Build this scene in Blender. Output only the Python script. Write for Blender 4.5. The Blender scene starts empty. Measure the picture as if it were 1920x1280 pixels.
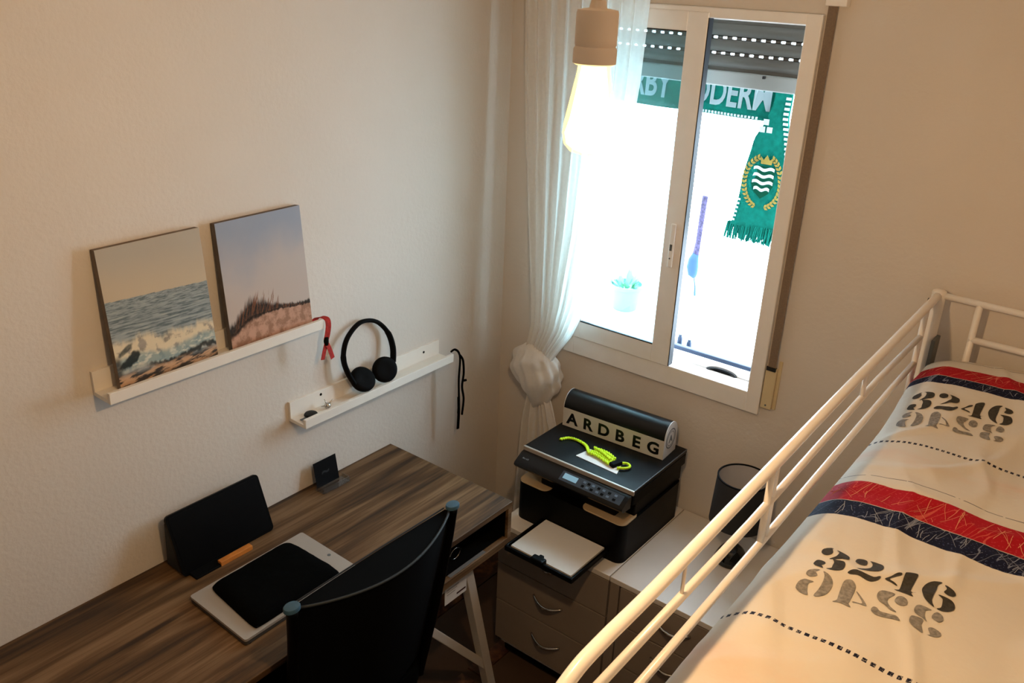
import bpy, bmesh, math, random
import numpy as np
from mathutils import Vector, Matrix, noise
random.seed(4)
SC = bpy.context.scene
COL = SC.collection
PI = math.pi

# ------------------------------------------------------------------ camera
CAM = Vector((1.8854, -2.4171, 2.2564)); FPX = 1656.6
yaw, pitch, roll = -0.6487, 0.4051, 0.0419
fw = Vector((math.sin(yaw)*math.cos(pitch), math.cos(yaw)*math.cos(pitch), -math.sin(pitch)))
rt = Vector((math.cos(yaw), -math.sin(yaw), 0)); up = rt.cross(fw)
rt, up = rt*math.cos(roll)+up*math.sin(roll), -rt*math.sin(roll)+up*math.cos(roll)
cd = bpy.data.cameras.new('camera'); cam = bpy.data.objects.new('camera', cd); COL.objects.link(cam)
cd.sensor_width = 36; cd.lens = FPX/1920*36; cd.clip_start = 0.02
M4 = Matrix((rt, up, -fw)).transposed().to_4x4(); M4.translation = CAM
cam.matrix_world = M4
SC.camera = cam

# ------------------------------------------------------------------ exposure, daylight, lamps
SC.view_settings.view_transform = 'Standard'
SC.view_settings.look = 'None'
SC.view_settings.gamma = 1
SC.view_settings.use_curve_mapping = False
SC.view_settings.exposure = 0.36
W = bpy.data.worlds.new('world'); SC.world = W; W.use_nodes = True
bg = W.node_tree.nodes['Background']
bg.inputs[0].default_value = (0.66, 0.84, 1.0, 1)
bg.inputs[1].default_value = 15.0
BULB_W = 18.0
BULB_COL = (1.0, 0.635, 0.32)
pl = bpy.data.lights.new('window_portal', 'AREA'); pl.shape = 'RECTANGLE'; pl.size = 0.69; pl.size_y = 1.1
pl.cycles.is_portal = True
po = bpy.data.objects.new('window_portal', pl); COL.objects.link(po)
po.location = (0.665, 0.061, 1.59); po.rotation_euler = (-PI/2, 0, 0)

# ------------------------------------------------------------------ materials
def lin(h):
    if isinstance(h, str):
        h = h.lstrip('#'); c = [int(h[i:i+2], 16)/255 for i in (0, 2, 4)]
    else: c = [x/255 for x in h]
    return tuple(x/12.92 if x <= .04045 else ((x+.055)/1.055)**2.4 for x in c)+(1,)
MATS = {}
def mat(name, col='#808080', rough=.6, metal=0, spec=.5, bump=0, bscale=200, var=0, vscale=20, coat=0, stretch=None, trans=0):
    if name in MATS: return MATS[name]
    m = bpy.data.materials.new(name); m.use_nodes = True; nt = m.node_tree; n = nt.nodes; b = n['Principled BSDF']
    c = lin(col) if not (isinstance(col, tuple) and len(col) == 4) else col
    b.inputs['Base Color'].default_value = c; b.inputs['Roughness'].default_value = rough; b.inputs['Metallic'].default_value = metal
    b.inputs['Specular IOR Level'].default_value = spec; b.inputs['Coat Weight'].default_value = coat
    b.inputs['Transmission Weight'].default_value = trans
    tc = n.new('ShaderNodeTexCoord'); src = tc.outputs['Object']
    if stretch:
        mp = n.new('ShaderNodeMapping'); mp.inputs['Scale'].default_value = stretch
        nt.links.new(src, mp.inputs[0]); src = mp.outputs[0]
    vn = n.new('ShaderNodeTexNoise'); vn.inputs['Scale'].default_value = vscale; vn.inputs['Detail'].default_value = 4
    nt.links.new(src, vn.inputs[0])
    cr = n.new('ShaderNodeValToRGB')
    v = max(var, .02)
    cr.color_ramp.elements[0].position = .3; cr.color_ramp.elements[1].position = .7
    cr.color_ramp.elements[0].color = tuple(x*(1-v) for x in c[:3])+(1,)
    cr.color_ramp.elements[1].color = tuple(min(1, x*(1+v)) for x in c[:3])+(1,)
    nt.links.new(vn.outputs[0], cr.inputs[0]); nt.links.new(cr.outputs[0], b.inputs['Base Color'])
    if bump:
        bn = n.new('ShaderNodeTexNoise'); bn.inputs['Scale'].default_value = bscale; bn.inputs['Detail'].default_value = 3
        nt.links.new(src, bn.inputs[0])
        bp = n.new('ShaderNodeBump'); bp.inputs['Strength'].default_value = bump; bp.inputs['Distance'].default_value = .003
        nt.links.new(bn.outputs[0], bp.inputs['Height']); nt.links.new(bp.outputs[0], b.inputs['Normal'])
    MATS[name] = m; return m
def emis(name, col, s):
    m = bpy.data.materials.new(name); m.use_nodes = True; n = m.node_tree.nodes; n.clear()
    e = n.new('ShaderNodeEmission'); e.inputs[0].default_value = col; e.inputs[1].default_value = s
    o = n.new('ShaderNodeOutputMaterial'); m.node_tree.links.new(e.outputs[0], o.inputs[0]); MATS[name] = m; return m
def attr_mat(name, rough=.8, attr='Col', spec=.2):
    m = bpy.data.materials.new(name); m.use_nodes = True; nt = m.node_tree; b = nt.nodes['Principled BSDF']
    a = nt.nodes.new('ShaderNodeAttribute'); a.attribute_name = attr
    nt.links.new(a.outputs[0], b.inputs['Base Color']); b.inputs['Roughness'].default_value = rough
    b.inputs['Specular IOR Level'].default_value = spec; return m
def thin_mat(name, col, transp=.4, transl=.5, rough=.9):
    m = bpy.data.materials.new(name); m.use_nodes = True; nt = m.node_tree; n = nt.nodes; n.clear()
    o = n.new('ShaderNodeOutputMaterial'); d = n.new('ShaderNodeBsdfDiffuse'); t = n.new('ShaderNodeBsdfTranslucent'); tr = n.new('ShaderNodeBsdfTransparent')
    d.inputs[0].default_value = col; t.inputs[0].default_value = col
    a = n.new('ShaderNodeMixShader'); a.inputs[0].default_value = transl
    nt.links.new(d.outputs[0], a.inputs[1]); nt.links.new(t.outputs[0], a.inputs[2])
    b = n.new('ShaderNodeMixShader'); b.inputs[0].default_value = transp
    tc = n.new('ShaderNodeTexCoord'); nz = n.new('ShaderNodeTexNoise'); nz.inputs['Scale'].default_value = 90
    mp = n.new('ShaderNodeMapRange'); mp.inputs[3].default_value = transp-.05; mp.inputs[4].default_value = transp+.05
    nt.links.new(tc.outputs['Object'], nz.inputs[0]); nt.links.new(nz.outputs[0], mp.inputs[0]); nt.links.new(mp.outputs[0], b.inputs[0])
    nt.links.new(a.outputs[0], b.inputs[1]); nt.links.new(tr.outputs[0], b.inputs[2]); nt.links.new(b.outputs[0], o.inputs[0])
    MATS[name] = m; return m
def glass_mat(name, tint, gl=.08):
    m = bpy.data.materials.new(name); m.use_nodes = True; nt = m.node_tree; n = nt.nodes; n.clear()
    o = n.new('ShaderNodeOutputMaterial'); t = n.new('ShaderNodeBsdfTransparent'); g = n.new('ShaderNodeBsdfGlossy')
    t.inputs[0].default_value = tint; g.inputs[1].default_value = .03
    x = n.new('ShaderNodeMixShader'); x.inputs[0].default_value = gl
    nt.links.new(t.outputs[0], x.inputs[1]); nt.links.new(g.outputs[0], x.inputs[2]); nt.links.new(x.outputs[0], o.inputs[0])
    MATS[name] = m; return m

WALL = mat('wall_plaster', '#D8D0C7', .9, bump=.38, bscale=75, var=.015, vscale=3, spec=.2)
CEIL = mat('ceiling_paint', '#CFC9C0', .9, spec=.2)
WHITE = mat('white_lacquer', '#E9E4DC', .35, var=.01)
WHITEM = mat('white_wood', '#E8E2D9', .45, var=.02)
PVC = mat('white_pvc', '#F0EDEA', .3, var=.01)
BEDW = mat('white_metal', '#EFEAE4', .28, var=.01, coat=.2)
BLACK = mat('black_plastic', '#020202', .45, var=.1, spec=.12)
BLACKM = mat('matt_black', '#040405', .75, var=.1, spec=.12)
GLOSSB = mat('gloss_black', '#06080A', .25, var=.05, spec=.35)
FABB = mat('black_fabric', '#040505', .95, bump=.4, bscale=900, spec=.05)
SILVER = mat('silver', '#9A9995', .38, metal=.6, var=.03)
CHROME = mat('chrome', '#C9C7C2', .2, metal=1)
GASKET = mat('gasket', '#0D0F14', .6)
CARC = mat('cabinet_white', '#DDD7CF', .3, var=.02)
PAPER = mat('paper', '#DAD6D0', .85)
GREYB = mat('grey_plastic', '#5E6468', .5)

# ------------------------------------------------------------------ object helpers
def obj(name, bm, m, parent=None, smooth=False, label=None):
    me = bpy.data.meshes.new(name)
    if isinstance(bm, bmesh.types.BMesh):
        bmesh.ops.recalc_face_normals(bm, faces=bm.faces); bm.to_mesh(me); bm.free()
    else: me.from_pydata(*bm)
    o = bpy.data.objects.new(name, me); COL.objects.link(o)
    if m: me.materials.append(m)
    if smooth:
        for p in me.polygons: p.use_smooth = True
        if smooth == 'auto':
            try: me.set_sharp_from_angle(angle=math.radians(40))
            except Exception: pass
    if parent:
        o.parent = parent; o.matrix_parent_inverse = PINV.get(parent.name, Matrix())
    if label: o['label'] = label
    return o
PINV = {}
def thing(name, label, cat, loc=(0, 0, 0), group=None):
    o = bpy.data.objects.new(name, None); COL.objects.link(o); o.location = loc; o.empty_display_size = .05
    PINV[o.name] = Matrix.Translation(loc).inverted()
    o['label'] = label; o['category'] = cat
    if group: o['group'] = group
    return o
def tag(o, label, cat, group=None):
    o['label'] = label; o['category'] = cat
    if group: o['group'] = group
    return o
def struct(name, bm, m, parent=None, smooth=False):
    o = obj(name, bm, m, parent, smooth)
    if parent is None: o['kind'] = 'structure'
    return o
def box(bm, x0, x1, y0, y1, z0, z1, bev=0, mtx=None, seg=2):
    vs = [bm.verts.new((x, y, z)) for z in (z0, z1) for x, y in ((x0, y0), (x1, y0), (x1, y1), (x0, y1))]
    fs = [bm.faces.new([vs[i] for i in q]) for q in ((3, 2, 1, 0), (4, 5, 6, 7), (0, 1, 5, 4), (1, 2, 6, 5), (2, 3, 7, 6), (3, 0, 4, 7))]
    if bev:
        es = list({e for f in fs for e in f.edges})
        r = bmesh.ops.bevel(bm, geom=es, offset=bev, segments=seg, affect='EDGES', profile=.5)
        vs = list({v for f in r['faces'] for v in f.verts} | {v for v in vs if v.is_valid})
    if mtx is not None: bmesh.ops.transform(bm, matrix=mtx, verts=vs)
    return vs
def bx(*a, **k):
    bm = bmesh.new(); box(bm, *a, **k); return bm
def tube(bm, pts, r, n=10, caps=True, flat=None, upv=Vector((0, 0, 1))):
    pts = [Vector(p) for p in pts]; rings = []
    rr = r if isinstance(r, (list, tuple)) else [r]*len(pts)
    prev = None
    for i, p in enumerate(pts):
        t = (pts[min(i+1, len(pts)-1)]-pts[max(i-1, 0)]).normalized()
        if prev is None:
            a = upv if abs(t.dot(upv)) < .95 else Vector((1, 0, 0))
            s = t.cross(a).normalized()
        else:
            s = (prev-t*prev.dot(t)).normalized()
        prev = s; q = s.cross(t)
        w, h = (flat if flat else (1, 1))
        rings.append([bm.verts.new(p+s*math.cos(k*2*PI/n)*rr[i]*w+q*math.sin(k*2*PI/n)*rr[i]*h) for k in range(n)])
    for a, b in zip(rings, rings[1:]):
        for k in range(n): bm.faces.new((a[k], a[(k+1) % n], b[(k+1) % n], b[k]))
    if caps: bm.faces.new(rings[0][::-1]); bm.faces.new(rings[-1])
    return bm
def tb(*a, **k): return tube(bmesh.new(), *a, **k)
def lathe(bm, prof, c, n=32, axis=None, close=True):
    rings = []
    for r, z in prof:
        if r < 1e-6: rings.append([bm.verts.new((0, 0, z))])
        else: rings.append([bm.verts.new((r*math.cos(k*2*PI/n), r*math.sin(k*2*PI/n), z)) for k in range(n)])
    for a, b in zip(rings, rings[1:]):
        for k in range(n):
            k2 = (k+1) % n
            if len(a) == 1 and len(b) == 1: continue
            if len(a) == 1: bm.faces.new((a[0], b[k], b[k2]))
            elif len(b) == 1: bm.faces.new((a[k], a[k2], b[0]))
            else: bm.faces.new((a[k], a[k2], b[k2], b[k]))
    M = Matrix.Translation(c)
    if axis is not None: M = M @ Vector((0, 0, 1)).rotation_difference(Vector(axis)).to_matrix().to_4x4()
    bmesh.ops.transform(bm, matrix=M, verts=[v for r in rings for v in r])
    return bm
def prism(bm, poly, h, M=None):
    """polygon (x,y) extruded by h in z, then placed by M"""
    lo = [bm.verts.new((x, y, 0)) for x, y in poly]; hi = [bm.verts.new((x, y, h)) for x, y in poly]; n = len(poly)
    bm.faces.new(lo[::-1]); bm.faces.new(hi)
    for i in range(n): bm.faces.new((lo[i], lo[(i+1) % n], hi[(i+1) % n], hi[i]))
    if M is not None: bmesh.ops.transform(bm, matrix=M, verts=lo+hi)
    return bm
def rrect(x0, x1, y0, y1, r, n=5):
    out = []
    for cx, cy, a in ((x1-r, y1-r, 0), (x0+r, y1-r, 90), (x0+r, y0+r, 180), (x1-r, y0+r, 270)):
        for k in range(n+1):
            t = math.radians(a+90*k/n); out.append((cx+r*math.cos(t), cy+r*math.sin(t)))
    return out
def spline(pts, n=8, closed=False):
    P = [Vector(p) for p in pts]; out = []; N = len(P)
    for i in range(N if closed else N-1):
        if closed: a, b, c, d = P[i-1], P[i], P[(i+1) % N], P[(i+2) % N]
        else: a, b, c, d = P[max(i-1, 0)], P[i], P[i+1], P[min(i+2, N-1)]
        for k in range(n):
            t = k/n
            out.append(.5*((2*b)+(c-a)*t+(2*a-5*b+4*c-d)*t*t+(3*b-a-3*c+d)*t**3))
    if not closed: out.append(P[-1])
    return out
def text_bm(s, size=1, ext=.001, off=0, sx=1, align='LEFT', space=1, shear=0):
    cu = bpy.data.curves.new('t', 'FONT'); cu.body = s; cu.size = size; cu.extrude = ext; cu.offset = off; cu.align_x = align
    cu.space_character = space; cu.shear = shear; cu.resolution_u = 4
    o = bpy.data.objects.new('t', cu); COL.objects.link(o); bpy.context.view_layer.update()
    me = bpy.data.meshes.new_from_object(o); bm = bmesh.new(); bm.from_mesh(me)
    bpy.data.objects.remove(o); bpy.data.meshes.remove(me); bpy.data.curves.remove(cu)
    bmesh.ops.transform(bm, matrix=Matrix.Diagonal((sx, 1, 1, 1)), verts=bm.verts)
    return bm
def place(bm, M): bmesh.ops.transform(bm, matrix=M, verts=bm.verts); return bm
def axes(o, x, y, z):
    M = Matrix((Vector(x), Vector(y), Vector(z))).transposed().to_4x4(); M.translation = Vector(o); return M
def sst(a, b, t):
    t = max(0., min(1., (t-a)/(b-a))); return t*t*(3-2*t)
def fbm(x, y, z=0, o=4): return noise.fractal(Vector((x, y, z)), 1.0, 2.0, o)
def color_grid(name, nx, ny, pos, col, m, parent=None):
    """flat printed grid: pos(u,v)->point, col(u,v)->linear rgb"""
    vs = []; cs = []
    for j in range(ny+1):
        for i in range(nx+1):
            vs.append(pos(i/nx, j/ny)); cs.append(col(i/nx, j/ny))
    fs = [(j*(nx+1)+i, j*(nx+1)+i+1, (j+1)*(nx+1)+i+1, (j+1)*(nx+1)+i) for j in range(ny) for i in range(nx)]
    o = obj(name, (vs, [], fs), m, parent)
    a = o.data.color_attributes.new('Col', 'FLOAT_COLOR', 'POINT')
    a.data.foreach_set('color', [c for q in cs for c in (*q[:3], 1)])
    return o

# ------------------------------------------------------------------ room shell
RX, RY, RZ = 2.46, -4.2, 2.5
WX0, WX1, WZ0, WZ1 = .315, 1.015, 1.02, 2.15
struct('wall_left', bx(-.15, 0, RY, .2, 0, RZ), WALL)
struct('wall_right', bx(RX, RX+.15, RY, .2, 0, RZ), WALL)
struct('wall_front', bx(-.15, RX+.15, RY-.15, RY, 0, RZ), WALL)
bm = bmesh.new()
box(bm, 0, WX0, 0, .06, 0, RZ); box(bm, 0, .20, .06, .2, 0, RZ); box(bm, WX1, RX, 0, .06, 0, RZ); box(bm, 2.1, RX, .06, .2, 0, RZ); box(bm, .20, 2.1, .06, .2, 2.24, RZ); box(bm, .20, 2.1, .06, .2, 0, WZ0); box(bm, WX0, WX1, 0, .06, 0, WZ0); box(bm, WX0, WX1, 0, .03, WZ1, RZ); box(bm, WX0, WX1, .03, .06, 2.24, RZ)  # outer wall left out unseen right of the window so daylight reaches the corner
struct('wall_back', bm, WALL)
struct('ceiling', bx(-.15, RX+.15, RY-.15, .2, RZ, RZ+.12), CEIL)
fl = struct('floor', bx(-.15, RX+.15, RY-.15, .2, -.1, -.006), mat('grout', '#4A3526', .9))
# brown marbled floor tiles
tm = bpy.data.materials.new('brown_tile'); tm.use_nodes = True; nt = tm.node_tree; b = nt.nodes['Principled BSDF']; b.inputs['Roughness'].default_value = .45
oi = nt.nodes.new('ShaderNodeObjectInfo'); g = nt.nodes.new('ShaderNodeNewGeometry')
nz = nt.nodes.new('ShaderNodeTexNoise'); nz.inputs['Scale'].default_value = 9; nz.inputs['Detail'].default_value = 7; nz.inputs['Distortion'].default_value = 2.5
nt.links.new(g.outputs['Position'], nz.inputs[0])
cr = nt.nodes.new('ShaderNodeValToRGB'); e = cr.color_ramp.elements
e[0].position = .32; e[0].color = lin('#1B0C07'); e[1].position = .72; e[1].color = lin('#7A4E2A')
x = e.new(.5); x.color = lin('#45200F'); nt.links.new(nz.outputs[0], cr.inputs[0]); nt.links.new(cr.outputs[0], b.inputs['Base Color'])
tme = None
T = .31
for i in range(9):
    for j in range(14):
        x0 = .367-T*2+i*T; y0 = -.02-T*(j+1)+.05
        if x0 > RX-.02 or y0 < RY-T: continue
        if tme is None:
            tme = obj('tile', bx(.0015, T-.0015, .0015, T-.0015, -.006, 0), tm, fl); tile = tme
        else:
            tile = tme.copy(); COL.objects.link(tile)
        cx0 = max(x0, .0); tile.location = (x0, y0, 0)
        if x0 < 0: tile.location.x = 0.0; tile.scale.x = (x0+T)/T
        if x0+T > RX: tile.scale.x = (RX-x0)/T
        if y0+T > 0: tile.scale.y = (-y0)/T
        if x0+T < .01: COL.objects.unlink(tile) if tile is not tme else None

# ------------------------------------------------------------------ window
wn = thing('window_1', 'white sliding window with the right half open', 'window', (.665, 0, 1.0)); wn['kind'] = 'structure'
del wn['label']; del wn['category']
def frame(name, x0, x1, z0, z1, w, y0, y1, m=PVC, parent=wn, wl=None, wr=None, wb=None, wt=None, bev=.003):
    bm = bmesh.new(); wl = wl or w; wr = wr or w; wb = wb or w; wt = wt or w
    box(bm, x0, x0+wl, y0, y1, z0, z1, bev); box(bm, x1-wr, x1, y0, y1, z0, z1, bev)
    box(bm, x0+wl-.002, x1-wr+.002, y0, y1, z0, z0+wb, bev); box(bm, x0+wl-.002, x1-wr+.002, y0, y1, z1-wt, z1, bev)
    return obj(name, bm, m, parent)
frame('window_frame', .295, 1.027, 1.001, 2.163, .044, -.018, .004, wb=.068, wt=.028)
frame('window_frame', .312, 1.018, 1.012, 2.152, .036, .004, .058, wb=.035, wt=.02)
# left inner sash
ls = frame('sash', .318, .708, 1.066, 2.15, .045, -.022, .004, wl=.045, wr=.065, wb=.064, wt=.055)
obj('window_pane', bx(.36, .646, -.010, -.006, 1.125, 2.098), glass_mat('pane_glass', (.90, .985, .995, 1), .04), ls)
g_ = bmesh.new(); box(g_, .36, .644, -.0225, -.015, 1.1275, 1.1315); box(g_, .36, .644, -.0225, -.015, 2.0935, 2.0965)
obj('glazing_seal', g_, GASKET, ls)
obj('sash_edge_seal', bx(.708, .711, -.022, .004, 1.07, 2.135), GASKET, ls)
lt = obj('sash_latch', bx(.667, .685, -.030, -.021, 1.40, 1.54, .004), PVC, ls)
sc_ = bmesh.new(); lathe(sc_, [(0, 0), (.0025, 0), (.0025, .002), (0, .002)], (.676, -.030, 1.43), 10, (0, -1, 0)); obj('screw', sc_, GREYB, lt)
obj('latch_slot', bx(.672, .680, -.0312, -.029, 1.455, 1.475), GREYB, lt)
# outer sash parked behind the left one (its stile shows through the pane)
rs = frame('sash', .33, .665, 1.06, 2.15, .04, .03, .055, wr=.045)
obj('window_pane', bx(.37, .622, .04, .044, 1.1, 2.11), MATS['pane_glass'], rs)
# bottom track and outer insect-screen rail with black pull
tr = bmesh.new(); box(tr, .30, .99, .0045, .09, 1.030, 1.0465, .001); box(tr, .66, .99, .0045, .012, 1.0465, 1.066); box(tr, .66, .99, .02, .026, 1.045, 1.062); box(tr, .66, .99, .058, .064, 1.045, 1.062)
obj('sill_track', tr, PVC, wn)
sr = obj('screen_rail', bx(.60, .985, .07, .09, 1.047, 1.086, .003), PVC, wn)
obj('rail_seal', bx(.982, .986, .02, .09, 1.047, 1.092), GASKET, wn)
h = bmesh.new(); lathe(h, [(0, 0), (.05, 0), (.052, .005), (.046, .011), (.038, .009), (.03, .004), (0, .004)], (0, 0, 0), 32, (0, -1, 0))
place(h, Matrix.Translation((.858, .07, 1.062)) @ Matrix.Diagonal((1.05, 1, .28, 1))); obj('screen_pull', h, GLOSSB, wn, True)
obj('outer_sill', bx(.205, 1.215, .09, .24, 1.021, 1.05, .003), mat('grey_sill', '#7D8799', .5), wn)
obj('outer_sill_rail', bx(.64, 1.0, .105, .125, 1.05, 1.092, .003), mat('slate_rail', '#2C3A50', .6), wn)
# roller shutter
SH = mat('shutter_grey', '#55534E', .6); SHB = mat('shutter_bar_grey', '#8D918F', .5)
sh = thing('roller_shutter', 'grey roller shutter half lowered outside the window, light showing through its slots', 'shutter', (.665, .14, 1.94))
def slat(z, holes):
    bm = bmesh.new()
    prof = [(.136, z+.006), (.130, z+.014), (.128, z+.023), (.130, z+.032), (.136, z+.039), (.146, z+.039), (.15, z+.023), (.146, z+.006)]
    P = [(p[0], p[1]) for p in prof]
    prism(bm, P, .99, Matrix(((0, 0, 1, .215), (1, 0, 0, 0), (0, 1, 0, 0), (0, 0, 0, 1))))
    o = obj('slat', bm, SH, sh, 'auto')
    bm = bmesh.new()   # the hinge web with its row of slots
    if holes:
        x = .215
        while x < 1.19:
            box(bm, x, x+.0165, .139, .145, z-.0045, z+.0065); x += .0300
        box(bm, .215, 1.205, .139, .145, z+.003, z+.0075); box(bm, .215, 1.205, .139, .145, z-.0055, z-.0030)
    else: box(bm, .215, 1.205, .139, .145, z-.006, z+.007)
    obj('slat_hinge', bm, SH, sh)
for k, zz in enumerate((1.988, 2.032, 2.076, 2.120, 2.164)): slat(zz, k in (1, 2))
bb = obj('bottom_bar', bx(.215, 1.205, .128, .152, 1.940, 1.984, .004), SHB, sh)
obj('bar_stop', bx(.83, .836, .118, .130, 1.974, 1.982), GASKET, bb)
# strap and strap coiler
st = thing('shutter_strap', 'grey-brown shutter pull strap hanging beside the window frame', 'strap', (1.05, -.02, 1.1))
obj('strap', bx(1.037, 1.061, -.021, -.019, 1.16, 2.24), mat('strap_web', '#7F6D5B', .9, bump=.4, bscale=700, var=.1, vscale=200), st)
obj('strap_guide', bx(1.030, 1.085, -.030, .0, 2.185, 2.26, .003), PVC, st)
pt = bmesh.new(); box(pt, 1.030, 1.064, -.017, 0, 1.03, 1.165, .003); box(pt, 1.064, 1.074, -.006, 0, 1.03, 1.19, .001)
pp = obj('coiler_plate', pt, mat('cream_plastic', '#D9C7A0', .45), st)
obj('strap_slot', bx(1.034, 1.062, -.024, -.0165, 1.160, 1.172), GASKET, st)
s2 = bmesh.new(); lathe(s2, [(0, 0), (.003, 0), (.003, .0015), (0, .0015)], (1.047, -.017, 1.043), 10, (0, -1, 0)); obj('screw', s2, GREYB, pp)

# ------------------------------------------------------------------ outside the window
TW = mat('terrace_white', '#E6E4E0', .8)
struct('terrace_floor', bx(-4, 4, .2, 5, -.1, 0), TW)
# football-style scarf hung over a line below the shutter
GR = mat('scarf_green', '#0A6458', .95, bump=.5, bscale=500, var=.18, vscale=60, spec=.1)
SW = mat('scarf_white', '#B4C6CC', .95, spec=.1); SG = mat('scarf_gold', '#8C7C3E', .9, spec=.1); SD = mat('scarf_darkgreen', '#06402F', .95, spec=.1)
sf = thing('scarf', 'green supporter scarf with white lettering and gold crest hung outside behind the window', 'scarf', (.6, .2, 1.93))
YS = .215
def scarf_y(x, z): return YS+.006*math.sin(x*22+1)+.004*math.sin(z*40)
def sag(x): return .018*math.sin((x-.3)/.6*PI) if .2 < x < .95 else 0
def slab(name, x0f, x1f, z0, z1, m, nz=20, nx=14, parent=sf, yo=0., th=.006, waver=0):
    vs = []; fs = []
    for s in (0, 1):
        for j in range(nz+1):
            z = z0+(z1-z0)*j/nz
            for i in range(nx+1):
                x = x0f(z)+(x1f(z)-x0f(z))*i/nx
                vs.append((x, scarf_y(x, z)+yo+s*th+waver*math.sin(i*1.3+j*.3), z))
    n1 = (nx+1)*(nz+1)
    for j in range(nz):
        for i in range(nx):
            a = j*(nx+1)+i; fs.append((a, a+1, a+nx+2, a+nx+1)); fs.append((n1+a+nx+1, n1+a+nx+2, n1+a+1, n1+a))
    for j in range(nz):
        a = j*(nx+1); fs.append((a, a+nx+1, n1+a+nx+1, n1+a)); a += nx; fs.append((n1+a, n1+a+nx+1, a+nx+1, a))
    for i in range(nx):
        a = i; fs.append((a, a+1, n1+a+1, n1+a)); a += nz*(nx+1); fs.append((n1+a, n1+a+1, a+1, a))
    return obj(name, (vs, [], fs), m, parent, True)
slab('scarf_band', lambda z: .2, lambda z: .86, 1.843, 1.985, GR, 8, 40)
def interp(z, t):
    for (a, va), (b_, vb) in zip(t, t[1:]):
        if z <= b_: return va+(vb-va)*max(0, (z-a))/(b_-a)
    return t[-1][1]
XL = lambda z: interp(z, [(1.46, .750), (1.54, .768), (1.66, .779), (1.79, .797), (1.84, .825), (1.9, .84)])
XR = lambda z: interp(z, [(1.46, .945), (1.7, .925), (1.86, .895), (2.0, .893)])
tl = slab('scarf_tail', XL, XR, 1.515, 1.985, GR, 30, 14, yo=-.014, th=.006)
# band letters, only the words' lower halves show below the shutter
def letters(s, x, z, size, sx):
    b = text_bm(s, size, .001, size*.022, sx, space=1.02)
    place(b, axes((x, YS-.006, z), (1, 0, 0), (0, 0, 1), (0, -1, 0)))
    for v in b.verts: v.co.y = scarf_y(v.co.x, v.co.z)-.0035
    return obj('lettering', b, SW, sf)
letters('MARBY', .222, 1.876, .115, .72); letters('SÖDERM.', .523, 1.874, .115, .68)
ck = bmesh.new(); x = .56
while x < .80: box(ck, x, x+.006, scarf_y(x, 1.85)-.004, scarf_y(x, 1.85), 1.846, 1.853); x += .0115
o = obj('dotted_border', ck, SW, sf); o['kind'] = 'stuff'
ck = bmesh.new(); z = 1.55
while z < 1.92:
    box(ck, XR(z)-.017, XR(z)-.002, scarf_y(XR(z), z)-.0185, scarf_y(XR(z), z)-.0165, z, z+.0075); z += .0145
z = 1.53
while z < 1.60:
    xl = XL(z)
    box(ck, xl+.003, xl+.010, scarf_y(xl, z)-.0185, scarf_y(xl, z)-.0165, z, z+.006); z += .013
o = obj('checked_edge', ck, SW, sf); o['kind'] = 'stuff'
for (a, c) in ((.822, 1.835), (.812, 1.812), (.834, 1.812)): obj('check_patch', bx(a, a+.017, scarf_y(a, c)-.0185, scarf_y(a, c)-.0165, c, c+.017), SW, sf)
# crest: shield of wavy bars in a laurel wreath under a small crown
EX, EZ = .845, 1.668
def yb(x, z): return scarf_y(x, z)-.0165
em = bmesh.new()
sil = [(-.030, .038), (.030, .038), (.031, -.012), (.02, -.034), (0, -.05), (-.02, -.034), (-.031, -.012)]
prism(em, [(a*1.15, c*1.15) for a, c in sil], .001, axes((EX, yb(EX, EZ), EZ), (1, 0, 0), (0, 0, 1), (0, -1, 0))); crest = obj('crest_shield', em, SD, sf)
em = bmesh.new()
for k in range(4):
    zc = EZ+.030-.018*k; wd = .029 if k < 3 else .022
    top = [(-wd+2*wd*i/16, zc+.0042+.0028*math.sin(i/16*3*PI)) for i in range(17)]
    bot = [(a, c-.0082) for a, c in top[::-1]]
    em = bmesh.new(); prism(em, [(a*1.15, (c-EZ)*1.15) for a, c in top+bot], .0012, axes((EX, yb(EX, EZ)-.0012, EZ), (1, 0, 0), (0, 0, 1), (0, -1, 0)))
    obj('wave_bar', em, SW, crest)
em = bmesh.new()
for s in (-1, 1):
    for k in range(15):
        a = -1.35+k*.175; cx = EX+s*.057*math.cos(a*.98); cz = EZ-.006+.080*math.sin(a)
        for d in (-.9, .9):
            ang = a+PI/2+d*.7; L = .015
            dx, dz = math.cos(ang)*L, math.sin(ang)*L
            px, pz = -dz*.28, dx*.28
            q = [(0, 0), (dx*.5+px, dz*.5+pz), (dx, dz), (dx*.5-px, dz*.5-pz)]
            prism(em, [(s*u, v) for u, v in q], .001, axes((cx, yb(cx, cz)-.0005, cz), (1, 0, 0), (0, 0, 1), (0, -1, 0)))
o = obj('laurel_wreath', em, SG, sf); o['kind'] = 'stuff'
em = bmesh.new(); cr_ = [(-.017, 0), (-.02, .022), (-.010, .012), (0, .028), (.010, .012), (.02, .022), (.017, 0)]
prism(em, cr_, .001, axes((EX+.004, yb(EX, EZ)-.0005, EZ+.050), (1, 0, 0), (0, 0, 1), (0, -1, 0))); obj('crown', em, SG, sf)
fr = bmesh.new()
for i in range(130):
    x = .752+.19*(i/129)+random.uniform(-.001, .001); y0 = YS-.012+random.uniform(-.004, .005)
    tube(fr, [(x, y0, 1.522), (x-.002+random.uniform(-.003, .003), y0-.003, 1.495), (x-.006+random.uniform(-.005, .005), y0, 1.468+random.uniform(-.005, .005))], [.0024, .0028, .0014], 5)
fo = obj('fringe', fr, GR, sf); fo['kind'] = 'stuff'
ln = tb([(.18, YS, 1.987), (.6, YS, 1.985), (1.20, YS, 1.987)], .002, 6)
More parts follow.
